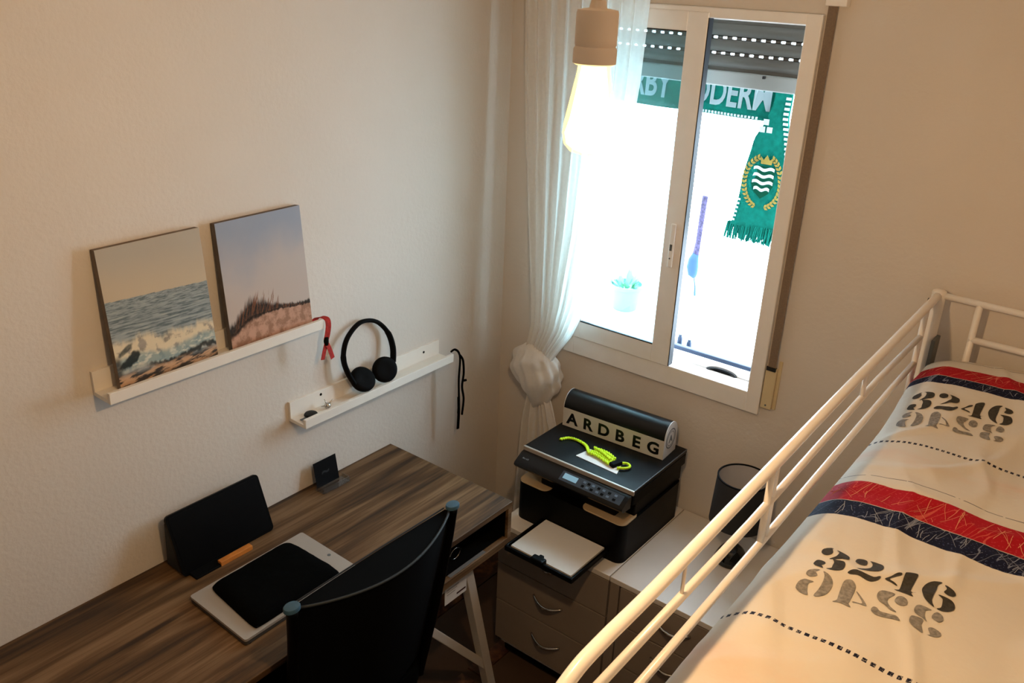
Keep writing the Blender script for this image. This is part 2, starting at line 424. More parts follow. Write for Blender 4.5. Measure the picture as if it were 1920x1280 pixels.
cl = thing('washing_line', 'thin cord stretched across the outside of the window under the shutter', 'line', (.6, YS, 1.98))
obj('cord', ln, GREYB, cl); [obj('hook', tb([(x, YS, 1.987), (x, .15, 1.987)], .003, 6), GREYB, cl) for x in (.18, 1.20)]
# hanging lanyard with a blue pouch
hg = thing('hanging_lanyard', 'patterned lanyard with a blue pouch dangling outside in front of the bright terrace', 'lanyard', (.61, .3, 1.2))
obj('cord', tb([(.615, .215, 1.99), (.617, .26, 1.8), (.613, .3, 1.55)], .0008, 5), SW, hg)
obj('strap', tb([(.615, .3, 1.56), (.612, .3, 1.48), (.610, .3, 1.40), (.606, .3, 1.35)], [.011, .0105, .010, .013], 10, flat=(.35, 1)), mat('mauve_print', '#5A5274', .9, var=.5, vscale=150), hg, True)
obj('pouch', tb([(.607, .3, 1.355), (.601, .3, 1.33), (.600, .3, 1.305), (.604, .3, 1.28), (.612, .3, 1.268)], [.012, .020, .023, .019, .006], 12, flat=(.5, 1)), mat('blue_pouch', '#3D5E94', .8), hg, True)
obj('tail_cord', tb([(.611, .3, 1.27), (.618, .3, 1.24), (.622, .3, 1.205)], [.002, .003, .004], 6), mat('blue_pouch', '#22457A', .8), hg)
# small bottles on the outer sill
for i, (x, zt) in enumerate(((.656, 1.112), (.692, 1.103))):
    bm = bmesh.new(); lathe(bm, [(0, 1.05), (.009, 1.05), (.009, zt-.012), (.006, zt-.006), (.006, zt), (0, zt)], (x, .155, 0), 14)
    tag(obj('small_bottle', bm, mat('blue_grey_plastic', '#26374E', .5), None, 'auto'), ('short grey bottle on the outer window sill, left of its twin', 'short grey bottle on the outer window sill, right of its twin')[i], 'bottle', 'bottles on the outer sill')
# terrace table with a plant pot
tt = thing('terrace_table', 'small white round table standing out on the bright terrace', 'table', (-.05, 1.0, 0))
bm = bmesh.new(); lathe(bm, [(0, .76), (.26, .76), (.265, .77), (.26, .782), (0, .782)], (-.05, 1.0, 0), 40); obj('table_top', bm, TW, tt, 'auto')
for a in range(3):
    t = a*2*PI/3; obj('leg', tb([(-.05+.05*math.cos(t), 1+.05*math.sin(t), .76), (-.05+.22*math.cos(t), 1+.22*math.sin(t), .01)], .012, 8), TW, tt)
pp = thing('flower_pot', 'green flower pot on the terrace table seen through the left pane', 'pot', (-.05, 1.0, .782))
bm = bmesh.new(); lathe(bm, [(0, .784), (.055, .784), (.075, .89), (.083, .89), (.083, .905), (.070, .905), (.066, .89), (0, .89)], (-.05, 1.0, 0), 32); obj('pot', bm, mat('pot_green', '#65988F', .6), pp, 'auto')
bm = bmesh.new()
for k in range(26):
    a = random.uniform(0, 2*PI); L = random.uniform(.05, .09); e_ = random.uniform(.5, 1.3)
    d = Vector((math.cos(a)*math.cos(e_), math.sin(a)*math.cos(e_), math.sin(e_))); s_ = d.cross(Vector((0, 0, 1))).normalized()*.012
    o_ = Vector((-.05+.03*math.cos(a), 1+.03*math.sin(a), .885))
    vs = [bm.verts.new(q) for q in (o_, o_+d*L*.5+s_, o_+d*L, o_+d*L*.5-s_)]; bm.faces.new(vs)
    vs2 = [bm.verts.new(v.co+Vector((0, 0, .001))) for v in vs]; bm.faces.new(vs2)
fo = obj('foliage', bm, mat('leaf', '#6A9C78', .6), pp)

# ------------------------------------------------------------------ curtain
CUR = thin_mat('sheer_curtain', (.95, .92, .88, 1), .19, .6)
CURK = thin_mat('curtain_gathered', (.92, .89, .85, 1), .02, .35)
ct = thing('curtain', 'sheer white curtain tied in a knot to the left of the window', 'curtain', (.2, -.08, .3))
ctrl = [(2.49, .105, .585), (2.174, .112, .552), (1.95, .124, .545), (1.70, .140, .520), (1.45, .165, .478), (1.33, .180, .446), (1.20, .195, .412), (1.10, .205, .372), (1.03, .195, .325), (.98, .185, .295)]
def lerpc(z, t):
    for (a, b) in zip(t, t[1:]):
        if a[0] >= z >= b[0]:
            k = (a[0]-z)/(a[0]-b[0]); return tuple(a[i]+(b[i]-a[i])*k for i in range(1, len(a)))
    return t[-1][1:]
def sheet(name, z1, z0, tbl, nf, amp, m, nz=60, nx=150, y0=-.075, yk=None):
    vs = []; fs = []
    for j in range(nz+1):
        z = z1+(z0-z1)*j/nz; a, b = lerpc(z, tbl); w = (b-a)
        for i in range(nx+1):
            u = i/nx
            ph = u*nf*2*PI+.8*math.sin(u*9)+.25*fbm(u*5, z*1.2)
            g = w/.45
            am = amp*(.55+.7*abs(noise.noise(Vector((u*7, z*.8, 3)))))*(1.0+.5*(1-g))
            y = y0+am*math.sin(ph)+.4*am*math.sin(ph*2.3+1)
            if yk: y += yk(z, u)
            vs.append((a+w*u+.006*math.cos(ph), y, z))
    for j in range(nz):
        for i in range(nx):
            q = j*(nx+1)+i; fs.append((q, q+1, q+nx+2, q+nx+1))
    return obj(name, (vs, [], fs), m, ct, True)
sheet('curtain_panel', 2.49, .975, ctrl, 9, .013, CUR, 90, 240, y0=-.095)
tail = [(.86, .205, .275), (.80, .190, .300), (.72, .170, .325), (.62, .160, .345), (.45, .150, .35), (.28, .14, .355)]
sheet('curtain_tail', .86, .28, tail, 5, .02, CURK, 40, 120, -.075)
# knot: cloth wrapped round itself
vs = []; fs = []; N = 72; Mz = 40
for j in range(Mz+1):
    t = j/Mz; z = 1.012-t*.200
    r = .042+.056*math.sin(min(1, t*1.06)**.85*PI)**.7
    if t > .86: r *= 1-.5*((t-.86)/.14)**2
    for i in range(N):
        a = i*2*PI/N
        rr = r*(1+.07*math.sin(5*a+9*t+2*math.sin(3*t))+.05*math.sin(11*a-13*t)+.03*fbm(a*2, t*6))
        vs.append((.232+rr*math.cos(a)*1.0-.045*(t-.4), -.085+rr*.62*math.sin(a), z-.055*math.cos(a-.3)*(.3+t*.5)*1.0))
for j in range(Mz):
    for i in range(N):
        fs.append((j*N+i, j*N+(i+1) % N, (j+1)*N+(i+1) % N, (j+1)*N+i))
fs.append(tuple(range(N))[::-1]); fs.append(tuple(Mz*N+i for i in range(N)))
obj('curtain_knot', (vs, [], fs), CURK, ct, True)
tag(obj('pull_cord', tb([(.108, -.05, 2.49), (.12, -.05, 2.0), (.15, -.05, 1.5), (.175, -.055, 1.12)], .0012, 6), mat('cord_grey', '#6E6A64', .8)), 'thin grey pull cord hanging down the left edge of the curtain', 'cord')

# ------------------------------------------------------------------ picture ledges
def ledge(y0, y1, z, label, screws=()):
    t = thing('picture_ledge', label, 'shelf', (.04, (y0+y1)/2, z), 'white picture ledges')
    obj('back_panel', bx(0, .010, y0, y1, z, z+.062, .001), WHITEM, t)
    obj('bottom_board', bx(.010, .066, y0, y1, z, z+.011, .0008), WHITEM, t)
    obj('front_lip', bx(.066, .077, y0, y1, z, z+.028, .001), WHITEM, t)
    for y, zz in screws:
        bm = bmesh.new(); lathe(bm, [(0, 0), (.0042, 0), (.0042, .0012), (.002, .0008), (0, .0008)], (.0098, y, zz), 14, (1, 0, 0)); obj('screw', bm, BLACKM, t, label='black screw head')
    return t
ledge(-1.543, -.911, 1.288, 'upper white picture ledge holding the two canvas prints')
ledge(-.994, -.356, .9995, 'lower white picture ledge holding black headphones', ((-.879, 1.047), (-.433, 1.04)))
def canvas(y0, y1, colf, label, edgecol):
    z0, z1, xb, xt, th = 1.2995, 1.636, .050, .021, .017
    t = thing('canvas_print', label, 'picture', (xb, (y0+y1)/2, z0), 'beach canvas prints')
    ex = Vector((xt-xb, 0, z1-z0)); H = ex.length; ex.normalize(); n = Vector((ex.z, 0, -ex.x))
    M = axes((xb, y0, z0), (0, 1, 0), ex, n)
    bm = bmesh.new(); box(bm, 0, y1-y0, 0, H, -th, 0, .0008, M); obj('stretcher', bm, edgecol, t)
    color_grid('print', 190, 240, lambda u, v: tuple(M @ Vector((u*(y1-y0), v*H, .0006))), colf, PRN, t)
    return t
PRN = attr_mat('canvas_picture', .8)
L3 = lambda h: Vector(lin(h)[:3])
def mixc(a, b, t): return a*(1-t)+b*t
def pw(x, t):
    for (a, va), (b_, vb) in zip(t, t[1:]):
        if x <= b_: return va+(vb-va)*sst(a, b_, x)
    return t[-1][1]
def sea(u, v):
    hz = .635-.03*u
    if v > hz: return mixc(L3('#C2B198'), L3('#ADA79C'), sst(hz, 1, v)*.8+.1*fbm(u*2, v*3))
    d = (hz-v)/hz; sc_ = 26/(.25+d*1.6)
    n = fbm(u*5+3, v*sc_*1.1, 1, 5); n2 = fbm(u*16, v*70, 5, 3)
    c = mixc(L3('#98A0A0'), L3('#647073'), sst(-.25, .5, n+.3*n2)); c = mixc(c, L3('#B5B6AA'), sst(.35, .8, -n+.2*n2)*.5)
    for (vc, th_, st) in ((.50, .012, .5), (.445, .014, .55), (.41, .008, .4)):
        c = mixc(c, L3('#46555A'), st*sst(th_, 0, abs(v-vc+.02*u-.012*fbm(u*4, vc*9)))*sst(-.4, .2, fbm(u*5, vc*30, 2)))
    top_ = .355-.06*u+.05*fbm(u*5, 2.)+.02*fbm(u*22, 4.)
    foam = sst(top_+.03, top_-.04, v)*sst(.10, .17, v)
    fz = fbm(u*13, v*16, 7, 6)
    c = mixc(c, mixc(L3('#E0D0B0'), L3('#A59480'), sst(0, .55, fz)), foam*(.95 if fz < .3 else .7))
    gap = .135+.02*math.sin(u*9)+.015*fbm(u*14, 3.)
    c = mixc(c, mixc(L3('#7D979B'), L3('#C9CDC0'), sst(0, .5, fbm(u*12, v*30, 6))), sst(.07, .02, abs(v-gap-.03))*.8)
    dk = sst(.030, .008, abs(v-(gap-.02)+.02*fbm(u*18, v*9, 5)))*sst(.2, .45, u+.15*fbm(u*7, 1.))
    c = mixc(c, L3('#1C2224'), dk*.9)
    r1 = sst(.11, .07, math.hypot((u-.14), (v-.20-.35*(u-.14))*2.2)+.035*fbm(u*14, v*16, 8)); c = mixc(c, L3('#20282A'), r1*.95)
    r2 = sst(.09, .05, math.hypot((u-.10), (v-.275-.4*(u-.1))*3.2)+.02*fbm(u*20, v*16, 9)); c = mixc(c, L3('#3A4443'), r2*.8)
    r3 = sst(.07, .02, u)*sst(.04, .10, v)*sst(.27, .2, v); c = mixc(c, L3('#2A2626'), r3*.8)
    low = sst(.125, .07, v); pat = fbm(u*7, v*42-u*5, 11, 5)
    c = mixc(c, mixc(L3('#C69F7C'), L3('#3C3633'), sst(-.22, .28, pat)), low*.95)
    return c
def dune(u, v):
    c = mixc(L3('#BBB0AA'), L3('#959EAE'), sst(.45, 1.0, v+.15*fbm(u*2, v*2, 4)+.12*(.5-u)))
    c = mixc(c, L3('#BFAEA2'), .5*sst(.6, .3, v))
    ln = pw(u, [(0, .135), (.28, .235), (.5, .232), (1, .195)])+.006*fbm(u*22, 1)
    if v < ln:
        n = fbm(u*14, v*14, 2, 4)
        c = mixc(L3('#BD947E'), L3('#96715C'), sst(-.4, .5, n+.3*fbm(u*80, v*80)))
    up_ = pw(u, [(0, .07), (.1, .09), (.28, .135), (.42, .105), (.55, .05), (.7, .028), (.9, .028), (1, .03)])*(1+.35*fbm(u*30, 3.))
    lo_ = pw(u, [(0, .03), (.25, .035), (.45, .012), (1, .005)])*(1+.4*fbm(u*26, 8.))
    if v > ln: g = sst(up_*1.25, up_*.55, v-ln+.012*fbm(u*50, v*20))
    else: g = sst(lo_*1.6, lo_*.5, ln-v+.01*fbm(u*30, v*20))
    c = mixc(c, mixc(L3('#1E1915'), L3('#3C2D22'), sst(-.2, .5, fbm(u*40, v*40, 4))), g*.97)
    dv_ = v-ln; env = pw(u, [(.05, .0), (.12, .12), (.3, .20), (.55, .19), (.68, .04), (1, .0)])
    if dv_ > 0 and env > 0:
        st = noise.noise(Vector(((u-dv_*.55)*60, dv_*3, 2)))+.6*noise.noise(Vector(((u-dv_*.2)*85, dv_*3, 5)))
        c = mixc(c, L3('#7A4C30'), sst(.12, .45, st+.22*(1-dv_/env))*sst(env, env*.55, dv_)*.85)
    return c
canvas(-1.5, -1.236, sea, 'canvas print of breaking sea waves, left one on the upper ledge', mat('canvas_edge_sea', '#7A6C5E', .9, var=.25, vscale=30))
canvas(-1.192, -.928, dune, 'canvas print of grassy sand dune, right one on the upper ledge', mat('canvas_edge_dune', '#6A6058', .9, var=.2, vscale=30))

# headphones
hp = thing('headphones', 'black on-ear headphones standing on the lower ledge against the wall', 'headphones', (.045, -.69, 1.012))
band = spline([(.045, -.775, 1.055), (.040, -.797, 1.10), (.034, -.806, 1.15), (.027, -.785, 1.20), (.022, -.738, 1.232), (.020, -.695, 1.234), (.021, -.650, 1.215), (.026, -.612, 1.17), (.036, -.602, 1.12), (.044, -.610, 1.075)], 6)
n = len(band)
obj('headband', tb(band, [.0065 if 12 < i < n-13 else .0075 for i in range(n)], 12, flat=(1.0, 1.5), upv=Vector((1, 0, 0))), BLACKM, hp, True)
for s, c, nn in ((-1, (.044, -.742, 1.060), (.70, -.10, .70)), (1, (.050, -.653, 1.064), (.86, -.36, .34))):
    bm = bmesh.new(); lathe(bm, [(0, -.016), (.030, -.016), (.038, -.010), (.041, -.002), (.041, .004), (.037, .010), (.028, .013), (.012, .011), (0, .010)], (0, 0, 0), 36, nn)
    mnz = min(v.co.z for v in bm.verts); mnx = min(v.co.x for v in bm.verts)
    place(bm, Matrix.Translation((max(c[0], .0112-mnx), c[1], max(c[2], 1.0113-mnz))))
    ec = obj('ear_cup', bm, BLACKM, hp, 'auto')
# key fob and tiny silver earphones on the ledge
kf = thing('key_fob', 'small dark key fob at the left end of the lower ledge', 'keys', (.04, -.95, 1.011))
bm = bmesh.new(); lathe(bm, [(0, 1.011), (.018, 1.011), (.021, 1.016), (.018, 1.021), (0, 1.023)], (.042, -.945, 0), 24); obj('fob', bm, mat('dark_olive', '#0D0E0B', .5, spec=.2), kf, 'auto')
obj('key_blade', bx(.040, .047, -.985, -.962, 1.013, 1.0155, .0005), GREYB, kf)
rg = thing('metal_trinket', 'tiny shiny silver trinket beside the key fob on the lower ledge', 'trinket', (.04, -.89, 1.011))
bm = bmesh.new(); bmesh.ops.create_uvsphere(bm, u_segments=16, v_segments=10, radius=.010, matrix=Matrix.Translation((.042, -.882, 1.022))); obj('ball', bm, CHROME, rg, True)
for d in ((.03, -.897, 1.020), (.035, -.888, 1.042), (.05, -.868, 1.040), (.052, -.895, 1.013)):
    obj('prong', tb([(.042, -.882, 1.022), d], [.003, .0015], 8), CHROME, rg, True)
# red ribbon and black strap hung over the ends
rb = thing('red_ribbon', 'red and black ribbon tag hanging over the right end of the upper ledge', 'ribbon', (.07, -.9, 1.3))
RED = mat('ribbon_red', '#A8231B', .8, var=.35, vscale=120)
def ribbon(name, pts, w, m, parent, th=.0012, side=(0, 1, 0)):
    P = spline(pts, 6); bm = bmesh.new(); s = Vector(side); rows = []
    for i, p in enumerate(P):
        t = (P[min(i+1, len(P)-1)]-P[max(i-1, 0)]).normalized(); nn = t.cross(s).normalized()
        sw = nn.cross(t).normalized()
        rows.append([bm.verts.new(p+a*sw*w/2+b*nn*th/2) for a, b in ((-1, -1), (1, -1), (1, 1), (-1, 1))])
    for a, b in zip(rows, rows[1:]):
        for k in range(4): bm.faces.new((a[k], a[(k+1) % 4], b[(k+1) % 4], b[k]))
    bm.faces.new(rows[0][::-1]); bm.faces.new(rows[-1]); return obj(name, bm, m, parent, 'auto')
ribbon('ribbon_loop', [(.045, -.922, 1.302), (.05, -.912, 1.312), (.062, -.905, 1.318), (.078, -.899, 1.314), (.083, -.899, 1.296), (.082, -.903, 1.27), (.079, -.906, 1.254)], .017, RED, rb, side=(.2, 1, 0))
obj('knot', tb([(.080, -.906, 1.262), (.080, -.907, 1.25), (.080, -.907, 1.238)], [.006, .0075, .006], 10), BLACKM, rb, True)
ribbon('ribbon_end', [(.080, -.907, 1.243), (.080, -.915, 1.222), (.079, -.922, 1.196)], .014, RED, rb)
ribbon('ribbon_end', [(.081, -.906, 1.243), (.083, -.898, 1.222), (.084, -.889, 1.192)], .014, RED, rb)
bs = thing('black_strap', 'black cord strap hanging over the right end of the lower ledge', 'strap', (.08, -.33, 1.0))
obj('cord', tb(spline([(.060, -.350, 1.030), (.072, -.345, 1.040), (.084, -.338, 1.030), (.087, -.334, 1.0), (.086, -.338, .93), (.086, -.336, .85), (.087, -.340, .80)], 8), .0045, 8, flat=(1.3, .8)), FABB, bs, True)
obj('cord', tb(spline([(.086, -.336, 1.022), (.093, -.326, 1.0), (.094, -.322, .95), (.092, -.327, .90), (.094, -.320, .85), (.092, -.325, .79)], 8), .004, 8), FABB, bs, True)
obj('cord', tb(spline([(.083, -.334, .86), (.083, -.332, .80), (.084, -.336, .735)], 8), .0055, 8, flat=(1.3, .5)), FABB, bs, True)
obj('toggle', tb([(.094, -.322, .922), (.098, -.312, .922)], .0045, 8), BLACKM, bs, True)

# ------------------------------------------------------------------ desk
wd = bpy.data.materials.new('grey_oak'); wd.use_nodes = True; nt = wd.node_tree; b = nt.nodes['Principled BSDF']; b.inputs['Roughness'].default_value = .52; b.inputs['Specular IOR Level'].default_value = .35
tc = nt.nodes.new('ShaderNodeNewGeometry')
def noise_l(scale, sc, det=6, dist=0):
    mp = nt.nodes.new('ShaderNodeMapping'); mp.inputs['Scale'].default_value = sc; nt.links.new(tc.outputs['Position'], mp.inputs[0])
    z = nt.nodes.new('ShaderNodeTexNoise'); z.inputs['Scale'].default_value = scale; z.inputs['Detail'].default_value = det; z.inputs['Distortion'].default_value = dist
    nt.links.new(mp.outputs[0], z.inputs[0]); return z
n1 = noise_l(10, (2.2, .17, 2.2), 7, .8); n2 = noise_l(60, (2.5, .06, 2.5), 4, .1)
mx = nt.nodes.new('ShaderNodeMix'); mx.data_type = 'FLOAT'; mx.inputs[0].default_value = .28
nt.links.new(n1.outputs[0], mx.inputs[2]); nt.links.new(n2.outputs[0], mx.inputs[3])
cr = nt.nodes.new('ShaderNodeValToRGB'); e = cr.color_ramp.elements
e[0].position = .38; e[0].color = lin('#35261A'); e[1].position = .66; e[1].color = lin('#84684A'); x = e.new(.50); x.color = lin('#5C4329')
nt.links.new(mx.outputs[0], cr.inputs[0]); nt.links.new(cr.outputs[0], b.inputs['Base Color'])
bp = nt.nodes.new('ShaderNodeBump'); bp.inputs['Strength'].default_value = .15; bp.inputs['Distance'].default_value = .001; nt.links.new(n2.outputs[0], bp.inputs['Height']); nt.links.new(bp.outputs[0], b.inputs['Normal'])
DY0, DY1, DX = -1.95, -.586, .525
dk = thing('desk', 'grey oak desk with open compartment and white legs along the left wall', 'desk', (.26, -1.27, 0))
obj('desktop', bx(.001, DX, DY0, DY1, .732, .75, .0012), wd, dk)
obj('compartment_floor', bx(.04, DX-.002, DY0+.0, DY1, .597, .622, .001), wd, dk)
obj('side_panel', bx(.04, DX-.002, DY1-.016, DY1, .622, .732), wd, dk); obj('side_panel', bx(.04, DX-.002, DY0, DY0+.016, .622, .732), wd, dk)
obj('back_panel', bx(.03, .042, DY0, DY1, .597, .732), wd, dk)
obj('divider', bx(.05, DX-.006, -1.275, -1.259, .622, .732), wd, dk)
CSHADE = mat('compartment_shade_black', '#060504', .9, spec=.05)  # black sheets added inside the compartment, their colour stands for its shade
obj('compartment_shade', bx(.043, DX-.012, DY1-.018, DY1-.0162, .624, .731), CSHADE, dk)
obj('compartment_shade', bx(.043, DX-.02, DY0+.017, DY1-.017, .6221, .6235), CSHADE, dk)
obj('compartment_shade', bx(.0425, .044, DY0+.017, DY1-.017, .6236, .731), CSHADE, dk)
def bar(bm, a, b, w, h, upv=(1, 0, 0)):
    a, b = Vector(a), Vector(b); t = (b-a).normalized(); s = t.cross(Vector(upv)).normalized(); q = s.cross(t)
    M = axes(a, s, q, t); box(bm, -w/2, w/2, -h/2, h/2, 0, (b-a).length, .002, M); return bm
LEGW = mat('leg_white', '#CFC8BE', .4)
for sx in (.10, .480):
    for (yt, yb_, ybr) in ((-.755, -.62, -.955), (-1.80, -1.945, -1.58)):
        lg = obj('leg', bar(bmesh.new(), (sx, yt, .597), (sx+(.012 if sx > .3 else -.01), yb_, .002), .032, .032), LEGW, dk)
        k = .78; pj_ = Vector((sx, yt, .597)).lerp(Vector((sx, yb_, 0)), k)
        obj('brace', bar(bmesh.new(), (sx, ybr, .50), (sx+.006, pj_.y, pj_.z), .026, .026), LEGW, dk)
        obj('brace_plate', bx(sx-.018, sx+.018, min(ybr-.012, yt), max(yt, ybr+.012), .56, .597), LEGW, dk)
        obj('brace_post', bar(bmesh.new(), (sx, ybr, .49), (sx, ybr, .565), .026, .026, (0, 1, 0)), LEGW, dk)
lb = obj('leg_label', bx(.4985, .5, -.862, -.766, .512, .586), PAPER, dk, label='white paper label stuck by the leg')
bm = bmesh.new()
for k in range(4): box(bm, .5, .5004, -.853, -.853+.06-.008*k, .570-.009*k, .5725-.009*k)
obj('small_print', bm, mat('label_print', '#9A9590', .8), lb)
obj('print_bar', bx(.5, .5005, -.81, -.770, .524, .530), mat('dark_red_print', '#3A1512', .8), lb)
# items in the compartment
sp = thing('spectacles', 'thin-rimmed glasses lying in the open desk compartment', 'glasses', (.47, -.79, .6236))
def ringpts(c, r, n=18, e=1.2): return [(c[0], c[1]+r*e*math.cos(t*2*PI/n), c[2]+r*math.sin(t*2*PI/n)) for t in range(n+1)]
for yc in (-.835, -.785): obj('rim', tb(ringpts((.47, yc, .642), .018), .0014, 6, caps=False), CHROME, sp, True)
obj('temple', tb([(.47, -.757, .642), (.36, -.75, .625)], .0014, 6), CHROME, sp); obj('bridge', tb([(.47, -.813, .645), (.47, -.807, .645)], .0014, 6), CHROME, sp)
obj('temple', tb([(.47, -.862, .642), (.36, -.85, .625)], .0014, 6), CHROME, sp)
rl = thing('metal_ruler', 'thin metal strip at the front edge of the desk compartment', 'ruler', (.505, -.77, .622))
obj('strip', bx(.506, .518, -.86, -.70, .6222, .6235), SILVER, rl)

# laptop with black pouch
lp = thing('laptop', 'closed silver laptop lying on the desk under a black pouch', 'laptop', (.31, -1.30, .75))
ML = axes((.197, -1.487, .752), (0, 1, 0), (-1, 0, 0), (0, 0, 1))
def quadslab(q, z0, z1, r=.008):
    bm = bmesh.new(); pts = []
    n = len(q)
    for i in range(n):
        p, a, c = Vector(q[i]), Vector(q[i-1]), Vector(q[(i+1) % n]); A = p+(a-p).normalized()*r; B = p+(c-p).normalized()*r
        for k in range(5):
            t = k/4; pts.append(tuple((A*(1-t)**2+p*2*t*(1-t)+B*t*t)[:2]))
    prism(bm, pts, z1-z0, Matrix.Translation((0, 0, z0))); return bm
lq = [(.196, -1.479), (.431, -1.486), (.425, -1.126), (.194, -1.122)]
obj('base', quadslab(lq, .7535, .7625), mat('laptop_base', '#3B3A38', .5), lp); obj('lid', quadslab(lq, .763, .7695), mat('laptop_silver', '#B5AFA8', .42, metal=.35), lp, label='silver lid')
for p in lq:
    bm = bmesh.new(); lathe(bm, [(0, .7501), (.008, .7501), (.008, .7536), (0, .7536)], (p[0]*.92+.025, p[1]*.92-.105, 0), 12); obj('rubber_foot', bm, BLACKM, lp)
bm = bmesh.new(); lathe(bm, [(0, .7695), (.005, .7695), (.005, .7699), (0, .7699)], (.33, -1.142, 0), 16); obj('lid_emblem', bm, GREYB, lp)
pc = thing('pouch', 'black fabric pouch lying on top of the silver laptop', 'pouch', (.31, -1.3, .77))
N1, N2 = 40, 34
vs = []; fs = []
C4 = [Vector((.212, -1.430, 0)), Vector((.422, -1.450, 0)), Vector((.414, -1.174, 0)), Vector((.210, -1.180, 0))]
for s in (0, 1):
    for j in range(N2+1):
        for i in range(N1+1):
            u, v = i/N1, j/N2
            # superellipse squeeze for round corners
            U, V = 2*u-1, 2*v-1; k = 1-.035*(U*U*V*V)**4
            u2, v2 = (U*k+1)/2, (V*k+1)/2
            p = (C4[0]*(1-u2)+C4[3]*u2)*(1-v2)+(C4[1]*(1-u2)+C4[2]*u2)*v2
            ed = (1-abs(U)**6)*(1-abs(V)**6)
            z = .7715+s*(.004+.020*ed**.5+.0025*fbm(u*4, v*4))
            vs.append((p.x, p.y, z))
n1_ = (N1+1)*(N2+1)
for j in range(N2):
    for i in range(N1):
        a = j*(N1+1)+i; fs.append((a+N1+1, a+N1+2, a+1, a)); fs.append((n1_+a, n1_+a+1, n1_+a+N1+2, n1_+a+N1+1))
rim = [i for i in range(N1+1)]+[j*(N1+1)+N1 for j in range(1, N2+1)]+[N2*(N1+1)+i for i in range(N1-1, -1, -1)]+[j*(N1+1) for j in range(N2-1, 0, -1)]
for a, c in zip(rim, rim[1:]+rim[:1]): fs.append((a, c, n1_+c, n1_+a))
obj('pouch_body', (vs, [], fs), FABB, pc, True)
obj('zip', tb([(p.x*.96+.0125, p.y*.96-.052, .7735) for p in (C4[1], C4[2])], .0025, 6), BLACKM, pc)
# tablet leaning on the wall, with cover
tbm = thing('tablet', 'black tablet propped upright against the wall on the desk', 'tablet', (.1, -1.3, .75))
ex = Vector((-.058, 0, .155)).normalized(); n_ = Vector((ex.z, 0, -ex.x)); M = axes((.104, -1.436, .7515), (0, 1, 0), ex, n_)
bm = bmesh.new(); prism(bm, rrect(0, .288, 0, .17, .012), .009, M @ Matrix.Translation((0, 0, -.009))); obj('tablet_body', bm, BLACK, tbm, 'auto')
bm = bmesh.new(); prism(bm, rrect(.008, .280, .008, .162, .004), .0006, M); obj('screen', bm, mat('dark_screen', '#020203', .4, spec=.15), tbm)
bm = bmesh.new(); prism(bm, [(.096, .7505), (.018, .7505), (.018, .757), (.028, .88), (.034, .89), (.060, .853)], .24, Matrix(((1, 0, 0, 0), (0, 0, 1, -1.43), (0, 1, 0, 0), (0, 0, 0, 1)))); obj('folding_stand', bm, mat('slate_cover', '#1E2124', .7), tbm)
bm = bmesh.new(); box(bm, .085, .135, -1.42, -1.29, .7502, .757, .002); obj('stand_foot', bm, BLACKM, tbm)
tag(obj('wooden_stick', bx(.119, .136, -1.345, -1.245, .7502, .764, .0015), mat('orange_wood', '#C87A2E', .6, var=.15, vscale=40)), 'short orange-brown wooden bar lying on the desk in front of the tablet', 'stick')
# card in a clear stand
cs = thing('card_holder', 'small black card standing in a clear holder at the back of the desk', 'card holder', (.04, -.89, .75))
ex = Vector((-.014, 0, .08)).normalized(); n_ = Vector((ex.z, 0, -ex.x)); M = axes((.038, -.935, .7545), (0, 1, 0), ex, n_)
bm = bmesh.new(); box(bm, 0, .088, 0, .082, 0, .0012, 0, M); cd_ = obj('card', bm, mat('black_card', '#040406', .45, spec=.2), cs, label='black printed card')
b = text_bm('~', .05, .0002, .001, 1.0); place(b, M @ Matrix.Translation((.026, .028, .0014))); obj('card_mark', b, mat('dim_grey', '#22262A', .5), cd_)
CL = glass_mat('clear_acrylic', (.9, .92, .93, 1), .12)
bm = bmesh.new(); box(bm, .034, .075, -.940, -.835, .7502, .7535); box(bm, .072, .075, -.940, -.835, .7535, .768)
for y in (-.940, -.838): box(bm, .040, .072, y, y+.003, .7535, .768)
obj('acrylic_base', bm, CL, cs)

# ------------------------------------------------------------------ drawer cabinets and lamp
FRONT = mat('drawer_front_dimmed', '#8F8276', .5, var=.03)  # white fronts darkened, their dim light is put into the colour
def drawer_unit(x0, x1, label, first_handle=True, hx=0):
    t = thing('drawer_unit', label, 'drawers', ((x0+x1)/2, -.24, 0), 'white drawer units')
    zt = .56; y0 = -.478
    bm = bmesh.new(); box(bm, x0, x0+.016, y0+.018, -.004, .06, zt-.018); box(bm, x1-.016, x1, y0+.018, -.004, .06, zt-.018); box(bm, x0, x1, -.012, -.004, .06, zt-.018); box(bm, x0, x1, y0+.018, -.004, .06, .078)
    obj('carcass', bm, CARC, t)
    obj('top_panel', bx(x0, x1, y0-.001, -.004, zt-.018, zt, .0015), CARC, t, label='pale top panel')
    obj('plinth', bx(x0+.01, x1-.01, y0+.05, y0+.066, .001, .06), BLACKM, t)
    edges = (.54, .402, .249, .083)
    xx0, xx1 = (x0, x1) if hx == 0 else (x0+.036, x1)
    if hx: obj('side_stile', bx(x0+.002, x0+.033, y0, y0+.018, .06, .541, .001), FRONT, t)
    for k in range(3):
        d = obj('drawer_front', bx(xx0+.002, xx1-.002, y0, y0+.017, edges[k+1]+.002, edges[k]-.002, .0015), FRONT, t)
        c = (xx0+xx1)/2; zc = (edges[k]+edges[k+1])/2+.02
        pts = [(c-.058+.116*i/12, y0-.002-.024*math.sin(i/12*PI), zc-.010*math.sin(i/12*PI)) for i in range(13)]
        obj('handle', tb(pts, [.0035+.002*math.sin(i/12*PI) for i in range(13)], 8), CHROME, d, True, label='curved metal handle')
    return t
drawer_unit(.392, .824, 'white three-drawer unit under the printer')
